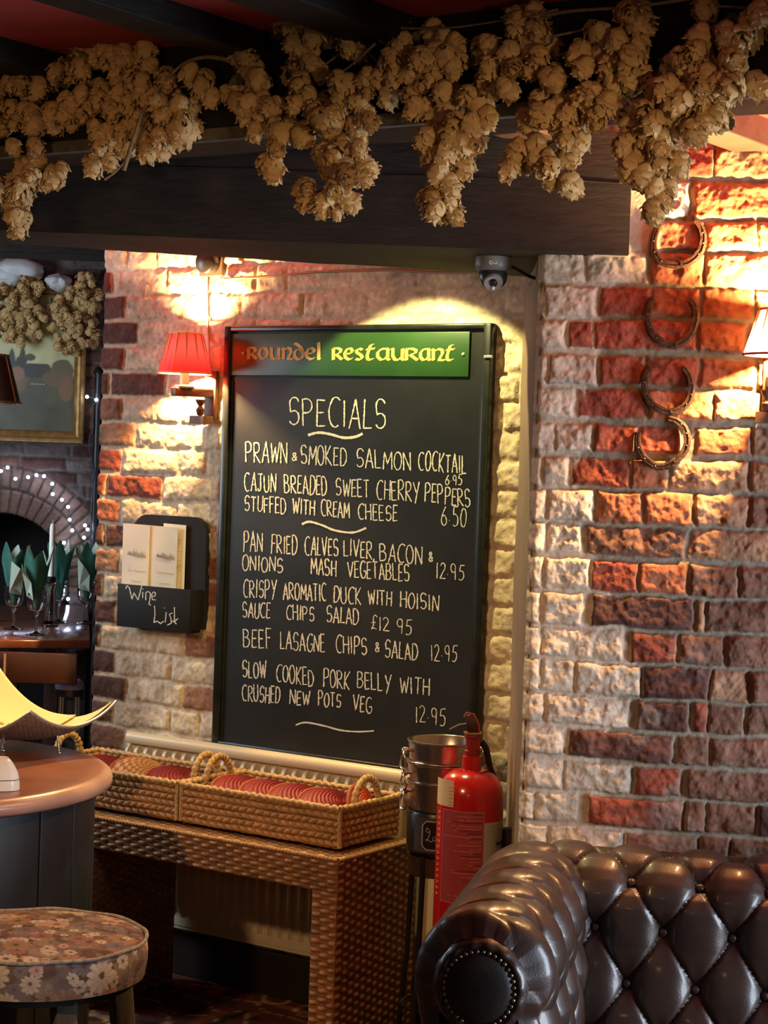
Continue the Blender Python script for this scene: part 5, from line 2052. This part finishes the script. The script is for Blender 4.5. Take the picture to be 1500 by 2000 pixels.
# ------------------------------------------------------------------ hops
def hop_mesh(seed):
    rng = random.Random(seed)
    g = G()
    rows = 5
    for rI in range(rows):
        f = rI / (rows - 1)
        n = (5, 6, 6, 5, 4)[rI]
        rad = (.010, .0155, .0165, .0125, .006)[rI]
        z = -.001 - .030 * f
        for k in range(n):
            a = 2 * PI * (k + .5 * (rI % 2)) / n + rng.uniform(-.25, .25)
            L = rng.uniform(.020, .028) * (1.0 if rI < rows - 1 else .75)
            W = rng.uniform(.0085, .0115) * (.75 if rI == rows - 1 else 1)
            open_ = rng.uniform(.05, .45) + (.3 if rI < 2 else .1) + (.4 if rng.random() < .22 else 0)
            ca, sa = math.cos(a), math.sin(a)
            vs = []
            for (fl, fw) in ((0, .45), (.25, .9), (.5, 1.0), (.72, .82), (.88, .45), (1.0, .03)):
                d = rad * .6 + math.sin(open_) * L * fl * .8 + .0045 * math.sin(PI * min(1, fl * 1.15))
                zz = z + .005 - L * fl * math.cos(open_)
                if fl > .8:
                    d += .003 * rng.uniform(.1, 1.2)
                for sgn in (-1, 0, 1):
                    off = W * fw * sgn
                    dd = d - .0034 * abs(sgn)
                    vs.append((dd * ca - off * sa, dd * sa + off * ca, zz))
            fs = []
            for q in range(5):
                for s_ in range(2):
                    fs.append((q * 3 + s_, q * 3 + s_ + 1, q * 3 + s_ + 4, q * 3 + s_ + 3))
            sh = rng.uniform(.88, 1.14)
            g.add(vs, fs, [tuple(np.array((.66, .46, .215)) * sh) for i in range(18)])
    g.tube([(0, 0, .006), (0, 0, -.03)], .002, 5)
    while len(g.c) < len(g.v):
        g.c.append((.3, .22, .1))
    me_o = link_mesh('hop_cone', g, mat('dry_hop_bract', attr=True, rough=.6, sss=.25, spec=.3), None)
    me = me_o.data
    bpy.data.objects.remove(me_o)
    return me


HOPS = [hop_mesh(s) for s in range(5)]
MSTEM = mat('dry_bine', (.20, .15, .085), .85, vary=.3, vscale=80)
MLEAF = mat('dry_leaf', (.10, .085, .045), .9, vary=.4, vscale=60, sss=.2)


def catmull(ctrl, n=8):
    ctrl = [np.array(c, float) for c in ctrl]
    out = []
    m = len(ctrl)
    for i in range(m - 1):
        p0, p1, p2, p3 = [ctrl[max(0, min(m - 1, i + d))] for d in (-1, 0, 1, 2)]
        for q in range(n):
            f = q / n
            out.append(.5 * ((2 * p1) + (-p0 + p2) * f + (2 * p0 - 5 * p1 + 4 * p2 - p3) * f ** 2 + (-p0 + 3 * p1 - 3 * p2 + p3) * f ** 3))
    out.append(ctrl[-1])
    return out


def hop_bunch(label, nodes, place, group, dens=1.0, size=1.0, stems=(), dark=0, seed=0, depth=.03, maxn=98, cpx=None):
    """nodes: (px, py, radius px) blobs; place(px, py, out) gives a point in the room"""
    rng = random.Random(seed)
    n0 = nodes[0]
    root_loc = place(n0[0], n0[1], .03)
    t = thing('hop_bunch', label, 'dried hops', root_loc, group)
    g = G()
    xs = [place(x, y, .022) for x, y, r in nodes]
    g.tube(catmull(xs, 3), .0022, 6)
    for st in stems:
        pts = catmull([place(x, y, .05 + .01 * i) for i, (x, y) in enumerate(st[1])], 6)
        g.tube(pts, [st[0] * (.55 + .45 * abs(1 - 2 * i / len(pts))) for i in range(len(pts))], 8)
    link_mesh('bine', g, MSTEM, t)
    cand = []
    scale_px = cpx or 46 * size
    for (x, y, r) in nodes:
        n = max(1, int(round((r / scale_px) ** 2 * 5.2 * dens + .4)))
        if r < 18 and not cpx:
            n = 1
        for _ in range(n):
            for tr in range(12):
                a, q = rng.uniform(0, 2 * PI), math.sqrt(rng.random()) * max(0, r - scale_px * .28)
                cx, cy = x + q * math.cos(a), y + q * math.sin(a) - scale_px * .25
                o = .012 + rng.random() * depth * 2.0 * (.4 + .6 * min(1, r / 45))
                p = place(cx, cy, o)
                if all(np.linalg.norm(p - c[0]) > .021 * size for c in cand):
                    break
            sc_ = size * rng.uniform(.82, 1.12) * (1 if (r >= 18 or cpx) else max(.35, r / 26))
            cand.append((p, sc_))
    if len(cand) > maxn:
        rng.shuffle(cand)
        cand = cand[:maxn]
    for p, sc_ in cand:
        o = bpy.data.objects.new('hop_cone', HOPS[rng.randrange(5)])
        COL.objects.link(o)
        o.parent = t
        o.location = tuple(p - root_loc)
        o.rotation_euler = (rng.gauss(0, .45), rng.gauss(0, .45), rng.uniform(0, 6.28))
        o.scale = (sc_ * 1.04, sc_ * 1.04, sc_)
    # a few dark curled leaves behind the cones
    g = G()
    for _ in range(int(4 + len(cand) * .18)):
        x, y, r = nodes[rng.randrange(max(1, int(len(nodes) * .7)))]
        c = place(x + rng.uniform(-r, r), y + rng.uniform(-r, r) * .8, .012 + rng.random() * .02)
        a = rng.uniform(0, 6.28)
        ax = np.array((math.cos(a), .3 * math.sin(a * 2), math.sin(a)))
        bx = np.cross(ax, (0, 1, 0))
        L, W = rng.uniform(.02, .04) * size, rng.uniform(.006, .013) * size
        vs = []
        for i, f in enumerate((0, .3, .65, 1)):
            wv = W * (.2, 1, .8, .05)[i]
            for sgn in (-1, 0, 1):
                vs.append(c + ax * L * f + bx * wv * sgn + np.array((0, -.004 * abs(sgn) + .006 * f * f, 0)))
        g.add(vs, [(q * 3 + s_, q * 3 + s_ + 1, q * 3 + s_ + 4, q * 3 + s_ + 3) for q in range(3) for s_ in range(2)])
    link_mesh('dry_leaves', g, MLEAF, t)
    return t


place_nb = lambda x, y, o: NB.at(NB.px(x, y, .03)[0], .004 + o, NB.px(x, y, .03)[1])
GH = 'dried hop bunches along the front of the near beam'
hop_bunch('far left hop bunch on the near beam, its tip hanging lowest at the left', [(20, 60, 50), (62, 40, 40), (90, 85, 45), (25, 120, 42), (20, 180, 45), (62, 150, 45), (55, 215, 48), (15, 230, 45), (95, 235, 30),
          (76, 262, 6), (70, 310, 45), (100, 330, 38), (45, 355, 42), (12, 370, 42), (90, 350, 30), (20, 420, 20), (55, 425, 22), (38, 445, 20), (26, 460, 12)], place_nb, GH, 1.0, 1.0, [(.003, [(74, 250), (78, 300)])], seed=1)
hop_bunch('second hop bunch from the left, thick and ragged at the top of the near beam', [(130, 90, 42), (165, 120, 45), (120, 150, 40), (200, 90, 35), (240, 90, 42), (280, 110, 38), (160, 190, 45), (215, 170, 42), (265, 150, 40),
          (130, 215, 40), (190, 215, 40), (225, 205, 40), (240, 250, 26), (215, 270, 38), (205, 300, 34), (185, 315, 20)], place_nb, GH, .95, 1.0, [(.0032, [(40, 78), (90, 70), (150, 95), (205, 120)])], seed=2)
hop_bunch('third hop bunch from the left, with a bare cut bine curving down over it', [(310, 150, 40), (330, 170, 40), (400, 165, 38), (430, 190, 25), (275, 190, 38), (345, 200, 30), (265, 235, 38), (300, 250, 36), (370, 225, 38), (355, 260, 42), (290, 285, 30),
          (325, 290, 28), (375, 255, 30)], place_nb, GH, .9, 1.0, [(.0048, [(470, 124), (430, 118), (390, 132), (352, 175), (325, 225), (312, 280), (299, 345)]), (.0028, [(278, 290), (272, 312), (258, 340), (241, 358)])], seed=3)
hop_bunch('small hop bunch with one pendant cluster on a thread, right of the bare bine', [(482, 105, 34), (505, 140, 38), (470, 180, 35), (500, 200, 40), (495, 235, 36), (535, 235, 30), (570, 225, 30), (570, 255, 22), (543, 270, 5), (545, 292, 22), (530, 315, 26), (525, 338, 20)],
          place_nb, GH, .9, 1.0, [(.0014, [(542, 245), (543, 290)])], seed=4)
hop_bunch('hop bunch left of centre, with pale top cones and a long trailing tip', [(570, 60, 34), (610, 55, 38), (640, 60, 24), (605, 95, 36), (575, 135, 30), (610, 140, 28), (690, 90, 24), (735, 140, 32), (610, 185, 40), (655, 215, 45), (700, 190, 45), (725, 225, 35), (600, 265, 34),
          (640, 255, 40), (680, 255, 40), (690, 300, 38), (655, 310, 34), (670, 345, 42), (695, 335, 30), (612, 378, 30), (630, 385, 28), (665, 385, 24), (662, 410, 16), (670, 425, 12)], place_nb, GH, .95, 1.0, [(.003, [(640, 170), (700, 140), (760, 95)])], seed=5)
hop_bunch('middle hop bunch on the near beam, with a long tail ending in one single cone', [(780, 80, 36), (790, 130, 40), (765, 165, 28), (850, 60, 36), (845, 105, 44), (835, 140, 44), (885, 85, 26), (895, 135, 44), (945, 100, 32), (960, 140, 40), (980, 175, 30), (935, 185, 25), (835, 195, 34), (895, 200, 40),
          (890, 235, 42), (950, 225, 32), (935, 250, 26), (905, 270, 42), (855, 290, 42), (890, 305, 38), (845, 330, 36), (870, 350, 38), (845, 385, 34), (880, 392, 36), (860, 405, 24), (862, 432, 10)], place_nb, GH, .85, 1.0, [(.0024, [(790, 60), (900, 62), (1040, 45), (1120, 32)]), (.001, [(863, 405), (862, 428)])], seed=6)
hop_bunch('second hop bunch from the right, in two lobes and pointing down to the right', [(1035, 25, 40), (1060, 45, 40), (1030, 80, 35), (1055, 75, 28), (1170, 55, 36), (1155, 100, 36), (1240, 25, 36), (1230, 60, 36), (1045, 125, 46), (1075, 150, 44), (1190, 130, 36), (1215, 165, 28), (1255, 95, 34),
          (1245, 140, 24), (1085, 185, 36), (1180, 185, 46), (1150, 215, 40), (1105, 225, 46), (1045, 245, 34), (1125, 255, 40), (1060, 285, 40), (1095, 300, 34), (1030, 320, 30), (1085, 335, 30), (1108, 358, 24), (1122, 370, 14)], place_nb, GH, .85, 1.0, [(.0042, [(1010, 52), (1120, 32), (1250, 25), (1360, 14), (1500, -10)])], seed=7)
hop_bunch('far right hop bunch, brightest in the lamplight and hanging in front of the bricks', [(1385, 10, 22), (1495, 20, 34), (1460, 45, 34), (1440, 85, 36), (1380, 85, 40), (1330, 130, 36), (1375, 130, 40), (1440, 140, 34), (1455, 160, 26), (1290, 165, 20), (1400, 170, 44), (1350, 195, 46), (1300, 205, 40), (1395, 215, 34),
          (1250, 235, 36), (1320, 245, 44), (1365, 240, 34), (1265, 280, 44), (1305, 285, 36), (1235, 290, 26), (1325, 315, 18), (1275, 320, 38), (1290, 350, 32), (1285, 380, 24), (1285, 402, 18)], place_nb, GH, .95, 1.0, [(.002, [(1300, 150), (1340, 120), (1390, 95)])], seed=8)
# small leaf sprig trailing from the beam on the left

# ------------------------------------------------------------------ the far dining room
def far_at(x, y, o=0.0):
    u, z = FAR.px(x, y, o)
    return FAR.at(u, o, z)


def build_picture():
    a, b = FAR.px(163, 866, .03), FAR.px(-190, 866, .03)
    uR, zB_ = a
    uL = b[0]
    zT_ = FAR.px(163, 560, .03)[1]
    t = thing('framed_painting', 'landscape painting in a gilt frame on the far brick wall', 'painting', FAR.at((uL + uR) / 2, .01, zB_))
    mf = mat('old_gilt', (.34, .20, .07), .38, .6, vary=.3, vscale=40)
    fwid = .046
    prof = [(0, .012), (0, .030), (.006, .036), (.014, .030), (.024, .034), (.032, .046), (.040, .044), (fwid, .040), (fwid, .012)]
    g = G()
    corners = [(uL, zB_), (uR, zB_), (uR, zT_), (uL, zT_)]
    dirs = [(1, 1), (-1, 1), (-1, -1), (1, -1)]
    P = np.zeros((5, len(prof), 3))
    for i in range(5):
        (u, z), (du, dz) = corners[i % 4], dirs[i % 4]
        for k, (w_, o) in enumerate(prof):
            P[i, k] = FAR.at(u + du * (fwid - w_), o, z + dz * (fwid - w_))
    g.grid(P)
    link_mesh('frame', g, mf, t, False)
    # the canvas: painted in one mesh of flat colours
    g = G()
    nx, nz = 150, 150
    U, Z = np.meshgrid(np.linspace(uL + fwid - .004, uR - fwid + .004, nx), np.linspace(zB_ + fwid - .004, zT_ - fwid + .004, nz))
    C = np.zeros(U.shape + (3,))
    n = fbm(U, Z, 9, 4, 3)
    sky = np.array((.44, .43, .21))[None, None] * (.5 + 1.0 * n)[..., None]
    land = np.array((.055, .052, .025))[None, None] * (.5 + 1.1 * fbm(U, Z, 14, 3, 5))[..., None]
    hz = FAR.px(90, 735, .03)[1]
    k = sstep(-.02, .03, Z - hz - (fbm(U, Z * 0, 9, 3, 8) - .5) * .06)[..., None]
    C = land * (1 - k) + sky * k
    brown = sstep(.55, .7, fbm(U, Z, 6, 3, 15))[..., None] * (1 - k)
    C = C * (1 - brown * .7) + np.array((.20, .10, .04)) * brown * .7

    def blob(x, y, rx, ry, col, sh=2.0):
        u0, z0 = FAR.px(x, y, .03)
        sc = FARY / F
        d = np.abs((U - u0) / (rx * sc)) ** sh + np.abs((Z - z0) / (ry * sc)) ** sh
        m = sstep(1.15, .85, d + (fbm(U, Z, 60, 2, 44) - .5) * .5)[..., None]
        return m * np.array(col), m
    for args in ((22, 705, 7, 28, (.02, .024, .014), 1.3), (43, 705, 8, 32, (.02, .024, .014), 1.3), (33, 712, 5, 14, (.02, .024, .014), 1.3), (58, 697, 10, 7, (.05, .06, .03)), (10, 712, 20, 14, (.03, .035, .02)),
                 (72, 724, 28, 14, (.035, .032, .022), 4.0), (120, 722, 22, 20, (.10, .075, .03)), (112, 740, 30, 16, (.12, .08, .035)), (128, 760, 14, 26, (.17, .085, .035)), (33, 730, 14, 14, (.24, .12, .06))):
        c_, m = blob(*args)
        C = C * (1 - m) + c_
    for x in (62, 70, 78, 84):
        c_, m = blob(x, 750, 3, 1.2, (.4, .36, .25))
        C = C * (1 - m) + c_
    g = field(FAR, U[0], Z[:, 0], np.zeros_like(U), C, .020)
    link_mesh('canvas', g, mat('oil_paint', attr=True, rough=.35), t)


build_picture()

# lampshade that stands in front of the painting at the very left
c = ony(-28, 785, 6.9)
t = thing('table_lamp', 'dark shade with a gilt edge in front of the painting at the left edge', 'lamp', (c[0], c[1], .95))
pleated_shade('lamp_shade', c, .122, .075, .165, mat('dark_silk_shade', (.05, .035, .03), .5), t, amp=.0)
g = G()
for r_, z_ in ((.123, 0), (.0765, .165)):
    g.tube([c + np.array((r_ * math.cos(a), r_ * math.sin(a), z_)) for a in np.linspace(0, 2 * PI, 48, endpoint=False)], .005, 8, closed=True)
for k in range(8):
    a = 2 * PI * k / 8 - .35
    g.tube([c + np.array((.123 * math.cos(a), .123 * math.sin(a), 0)), c + np.array((.0765 * math.cos(a), .0765 * math.sin(a), .165))], .0032, 6)
link_mesh('shade_trim', g, mat('gilt_trim', (.5, .3, .12), .35, .6), t)
link_mesh('lamp_base', G().lathe([(.001, 0), (.06, 0), (.06, .012), (.014, .03), (.011, .15), (.02, .19), (.010, .23), (.008, c[2] - .95 + .02)], (c[0], c[1], .951), 24), mat('gilt_trim', (.5, .3, .12), .35, .6), t)

# hop bunches over the painting and pale bundle behind them
place_far = lambda x, y, o: far_at(x, y, .05) - np.array((0, o, 0))
GF = 'dried hop bunches over the painting'
hop_bunch('dried hop bunch over the middle of the painting, cut by the left edge', [(40, 540, 30), (62, 545, 24), (65, 565, 24), (45, 580, 30), (20, 585, 30), (55, 590, 22), (30, 615, 30), (5, 620, 28), (10, 650, 22), (50, 630, 26), (75, 620, 24), (48, 655, 20), (82, 655, 12), (60, 645, 20), (20, 655, 18)],
          place_far, GF, 1.0, .95, cpx=23, seed=21, depth=.05, maxn=92)
hop_bunch('dried hop bunch over the right corner of the painting, beside the brick pillar', [(175, 550, 22), (185, 575, 22), (150, 570, 24), (165, 590, 26), (125, 590, 22), (140, 610, 28), (180, 605, 22), (120, 625, 24), (155, 630, 28), (185, 635, 14), (125, 655, 22), (145, 660, 26), (120, 675, 14), (140, 685, 18), (185, 668, 16), (180, 650, 12), (105, 600, 16)],
          place_far, GF, 1.0, .95, cpx=23, seed=22, depth=.05, maxn=92)
g = G()
for (cx, cy, rx, rz) in ((38, 526, 46, 22), (115, 552, 26, 16), (20, 540, 30, 20)):
    P = np.zeros((14, 28, 3))
    for j in range(14):
        th_ = PI * j / 13
        for k in range(28):
            a = 2 * PI * k / 28
            sc = FARY / F
            nn = 1 + .22 * mnoise.noise(Vector((math.cos(a) * 2 + cx, math.sin(a) * 2, j * .5)))
            ctr = far_at(cx, cy, .09)
            P[j, k] = ctr + np.array((rx * sc * math.sin(th_) * math.cos(a) * nn, .08 * math.sin(th_) * math.sin(a) * nn, rz * sc * math.cos(th_) * nn))
    g.grid(P, wrap_u=True)
tag(link_mesh('cloth_bundle', g, mat('white_cloth', (.62, .66, .68), .8)), 'crumpled white cloth tucked over the painting behind the hops', 'cloth')

# black post beside the pillar
p0 = ony(187, 900, 7.83)
zt_ = ony(181, 730, 7.83)[2]
t = thing('iron_post', 'black iron post between the far wall and the brick pillar', 'post', (p0[0], p0[1], 0))
mi = mat('black_iron', (.012, .012, .015), .35, .4)
link_mesh('shaft', G().lathe([(.001, 0), (.019, 0), (.019, zt_), (.001, zt_)], (p0[0] + .004, p0[1], 0), 20), mi, t)
link_mesh('top_cap', G().lathe([(.001, 0), (.024, 0), (.024, .012), (.012, .03), (.001, .032)], (p0[0] + .004, p0[1], zt_ - .002), 20), mi, t)
link_mesh('foot_plate', G().lathe([(.001, 0), (.05, 0), (.05, .012), (.001, .014)], (p0[0] + .004, p0[1], .0), 20), mi, t)

# fairy lights
MBULB = mat('blue_white_led', (.9, .95, 1), .3, emit=(.62, .72, 1.0), estr=42)
MWIRE = mat('dark_wire', (.02, .03, .04), .5)


def fairy(label, pts3, wire):
    t = thing('fairy_lights', label, 'fairy lights', pts3[0])
    link_mesh('wire', G().tube(catmull(wire, 4), .0016, 5), MWIRE, t)
    for p in pts3:
        link_mesh('led_bulb', G().ball(p, .0068, 6), MBULB, t)
    for i in range(0, len(pts3), 3):
        lamp('fairy_glow', 'POINT', pts3[i] + np.array((0, -.03, 0)), .035, (.6, .7, 1.0), .02)


AR = [(2, 920), (15, 913), (30, 935), (55, 932), (71, 928), (86, 930), (102, 945), (103, 965), (121, 976), (133, 990), (136, 1015), (141, 1036), (125, 1060), (126, 1076), (133, 1170)]
ap = [far_at(x, y, .05) for x, y in AR]
fairy('string of blue-white fairy lights round the brick arch of the fireplace', ap, [far_at(x, y + 3, .035) for x, y in AR])
PO = [(170, 775), (188, 781), (166, 1026), (171, 1034), (164, 1050), (184, 1074)]
pp = [ony(x, y, 7.79) for x, y in PO]
fairy('few blue-white fairy lights wound round the black iron post', pp, [ony(x, y, 7.805) for x, y in PO[:2]] + [ony(178 + 5 * math.sin(k * 2.1), 800 + k * 32, 7.805) for k in range(7)] + [ony(x, y, 7.805) for x, y in PO[2:]])

# far table
FT = .95
fz = [onz(-200, 1250, FT), onz(176, 1250, FT), onz(172, 1182, FT), onz(-200, 1182, FT)]
t = thing('dining_table', 'polished brown table laid with wine glasses, beyond the brick pillar', 'table', (fz[0][0] * .5 + fz[1][0] * .5, 6.9, 0))
mt_ = mat('polished_mahogany', (.16, .055, .03), .16, vary=.2, vscale=8, stretch=(1, 6, 1), coat=.4)
cs = [np.array((p[0], p[1], FT - .028)) for p in fz] + [np.array((p[0], p[1], FT)) for p in fz]
link_mesh('table_top', G().hexa(cs), mt_, t, True, .004)
mt2 = mat('dark_mahogany', (.055, .018, .010), .4, vary=.25, vscale=8)
zb_ = FT - .125
y0 = fz[0][1] + .01
g = G().box(((fz[0][0] + fz[1][0]) / 2, y0 + .012, (FT - .028 + zb_) / 2), (fz[1][0] - fz[0][0] - .02, .024, FT - .028 - zb_))
link_mesh('apron', g, mt2, t, True, .003)
for (x, y) in ((fz[0][0] + .08, y0 + .05), (fz[0][0] + .08, fz[2][1] - .1), (fz[2][0] - .12, fz[2][1] - .1)):
    link_mesh('leg', G().box((x, y, (FT - .028) / 2), (.055, .055, FT - .03)), mt2, t, True, .004)
xl = ony(10, 1290, y0)[0]
link_mesh('edge_highlight', G().box((xl, y0 - .003, (FT - .03 + zb_) / 2), (.006, .012, FT - .035 - zb_)), mat('pale_edge_highlight', (.4, .25, .15), .5), t)  # pale strip added for the bright highlight on the table's edge

# glasses with folded green napkins
MGL = mat('clear_glass', (1, 1, 1), .02, trans=1.0, ior=1.45)
MNAP = mat('green_paper_napkin', (.035, .16, .115), .75, vary=.2, vscale=30, sss=.25)
MNAP2 = mat('pale_green_paper', (.50, .62, .50), .75, sss=.25)


def wine_glass(px_, py_, lab, nlab, ph):
    p = onz(px_, py_, FT)
    t = thing('wine_glass', lab, 'glass', p, 'wine glasses on the far table')
    prof = [(.001, .0), (.033, .0), (.034, .002), (.012, .006), (.005, .012), (.0042, .05), (.005, .064), (.012, .072), (.026, .084), (.032, .102), (.033, .122), (.030, .148), (.0315, .149),
            (.0312, .148), (.0318, .122), (.0308, .102), (.025, .0855), (.011, .0745), (.001, .072)]
    prof = [(max(.001, r), z) for r, z in prof]
    link_mesh('glass', G().lathe(prof, p, 32), MGL, t)
    t2 = thing('paper_napkin', nlab, 'napkin', p + np.array((0, 0, .078)), 'green napkins folded in the glasses')
    for inner in (0, 1):
        P = np.zeros((12, 72, 3))
        for j in range(12):
            f = j / 11
            for k in range(72):
                a = 2 * PI * k / 72 + ph
                tri = abs(((a - ph) / (2 * PI) * 5) % 1 * 2 - 1)
                top = .165 + .055 * tri + .012 * math.sin(3 * a + ph * 5)
                h = .008 + (top - .008) * f
                r = .006 + .021 * min(1, f * 1.8) + (.026 + .014 * tri) * max(0, f - .42) ** 1.1
                r *= 1 + .10 * math.sin(4 * a + ph) * f
                if inner:
                    r *= .93
                    h *= .995
                P[j, k] = p + np.array((r * math.cos(a), r * math.sin(a), .078 + h - .005))
        link_mesh('inner_fold' if inner else 'outer_fold', G().grid(P, wrap_u=True), MNAP2 if inner else MNAP, t2)
    # a loose corner falling outwards
    a = ph + 1.0
    d = np.array((math.cos(a), -abs(math.sin(a)), 0))
    sd = np.array((-d[1], d[0], 0))
    q = p + np.array((0, 0, .078))
    vs = [q + d * .026 + sd * .02 + np.array((0, 0, .04)), q + d * .026 - sd * .02 + np.array((0, 0, .05)), q + d * .05 - sd * .018 + np.array((0, 0, .16)), q + d * .068 + sd * .012 + np.array((0, 0, .135)), q + d * .04 + sd * .026 + np.array((0, 0, .10))]
    o = link_mesh('loose_corner', G().add(vs, [(0, 1, 2, 3, 4)]), MNAP2, t2, False)
    md = o.modifiers.new('Solidify', 'SOLIDIFY')
    md.thickness = .001


wine_glass(26, 1229, 'wine glass at the far left of the laid table', 'green paper napkin in the leftmost wine glass', .3)
wine_glass(70, 1240, 'front wine glass on the laid table, by the candle', 'green paper napkin in the front wine glass, spreading to the right', 1.4)
wine_glass(114, 1216, 'wine glass at the back of the laid table, behind the candle', 'green paper napkin in the back wine glass behind the candle', 2.3)
wine_glass(167, 1218, 'wine glass at the right end of the laid table, by the pillar', 'green paper napkin in the wine glass nearest the pillar', 3.5)
p = onz(97, 1222, FT)
t = thing('candle_holder', 'clear glass candle holder on the laid table', 'candle holder', p)
link_mesh('glass_column', G().lathe([(.001, 0), (.030, 0), (.030, .008), (.020, .016), (.019, .13), (.024, .14), (.024, .15), (.010, .152), (.001, .14)], p, 28), MGL, t)
link_mesh('socket', G().lathe([(.0105, 0), (.018, .004), (.018, .02), (.0115, .024), (.0115, .002)], p + np.array((0, 0, .150)), 20), mat('dark_socket', (.03, .03, .03), .3, .7), t)
zc_ = ony(95, 1022, p[1])[2] - p[2]
t = thing('candle', 'tall white candle standing among the green napkins', 'candle', p + np.array((0, 0, .156)))
link_mesh('wax', G().lathe([(.001, 0), (.0105, 0), (.0095, zc_ - .17), (.006, zc_ - .158), (.001, zc_ - .155)], p + np.array((0, 0, .156)), 20), mat('white_wax', (.85, .82, .74), .5), t)
link_mesh('wick', G().tube([p + np.array((0, 0, zc_ - .005)), p + np.array((.001, 0, zc_ + .012))], .0012, 6), mat('wick', (.5, .45, .4), .8), t)

# bar stool glimpsed under the far table
p = ony(136, 1345, 6.25)
t = thing('bar_stool', 'dark stool with a shiny blue-lit seat and chrome legs under the far table', 'stool', (p[0], p[1], 0))
zs_ = p[2]
link_mesh('seat', G().lathe([(.001, .035), (.03, .034), (.044, .024), (.047, .012), (.046, 0), (.001, 0)], (p[0], p[1], zs_ - .002), 32), mat('blue_lit_seat', (.16, .17, .34), .15), t)  # blue light falling on the seat is put into its colour
link_mesh('seat_band', G().lathe([(.001, 0), (.047, 0), (.048, -.022), (.001, -.024)], (p[0], p[1], zs_), 32), mat('black_band', (.015, .013, .013), .3), t)
for k in range(4):
    a = PI / 4 + k * PI / 2
    d = np.array((math.cos(a), math.sin(a), 0))
    link_mesh('leg', G().tube([np.array((p[0], p[1], zs_ - .02)) + d * .035, np.array((p[0], p[1], 0.006)) + d * .06], .006, 10), mat('polished_chrome', (.80, .77, .68), .14, 1.0), t)
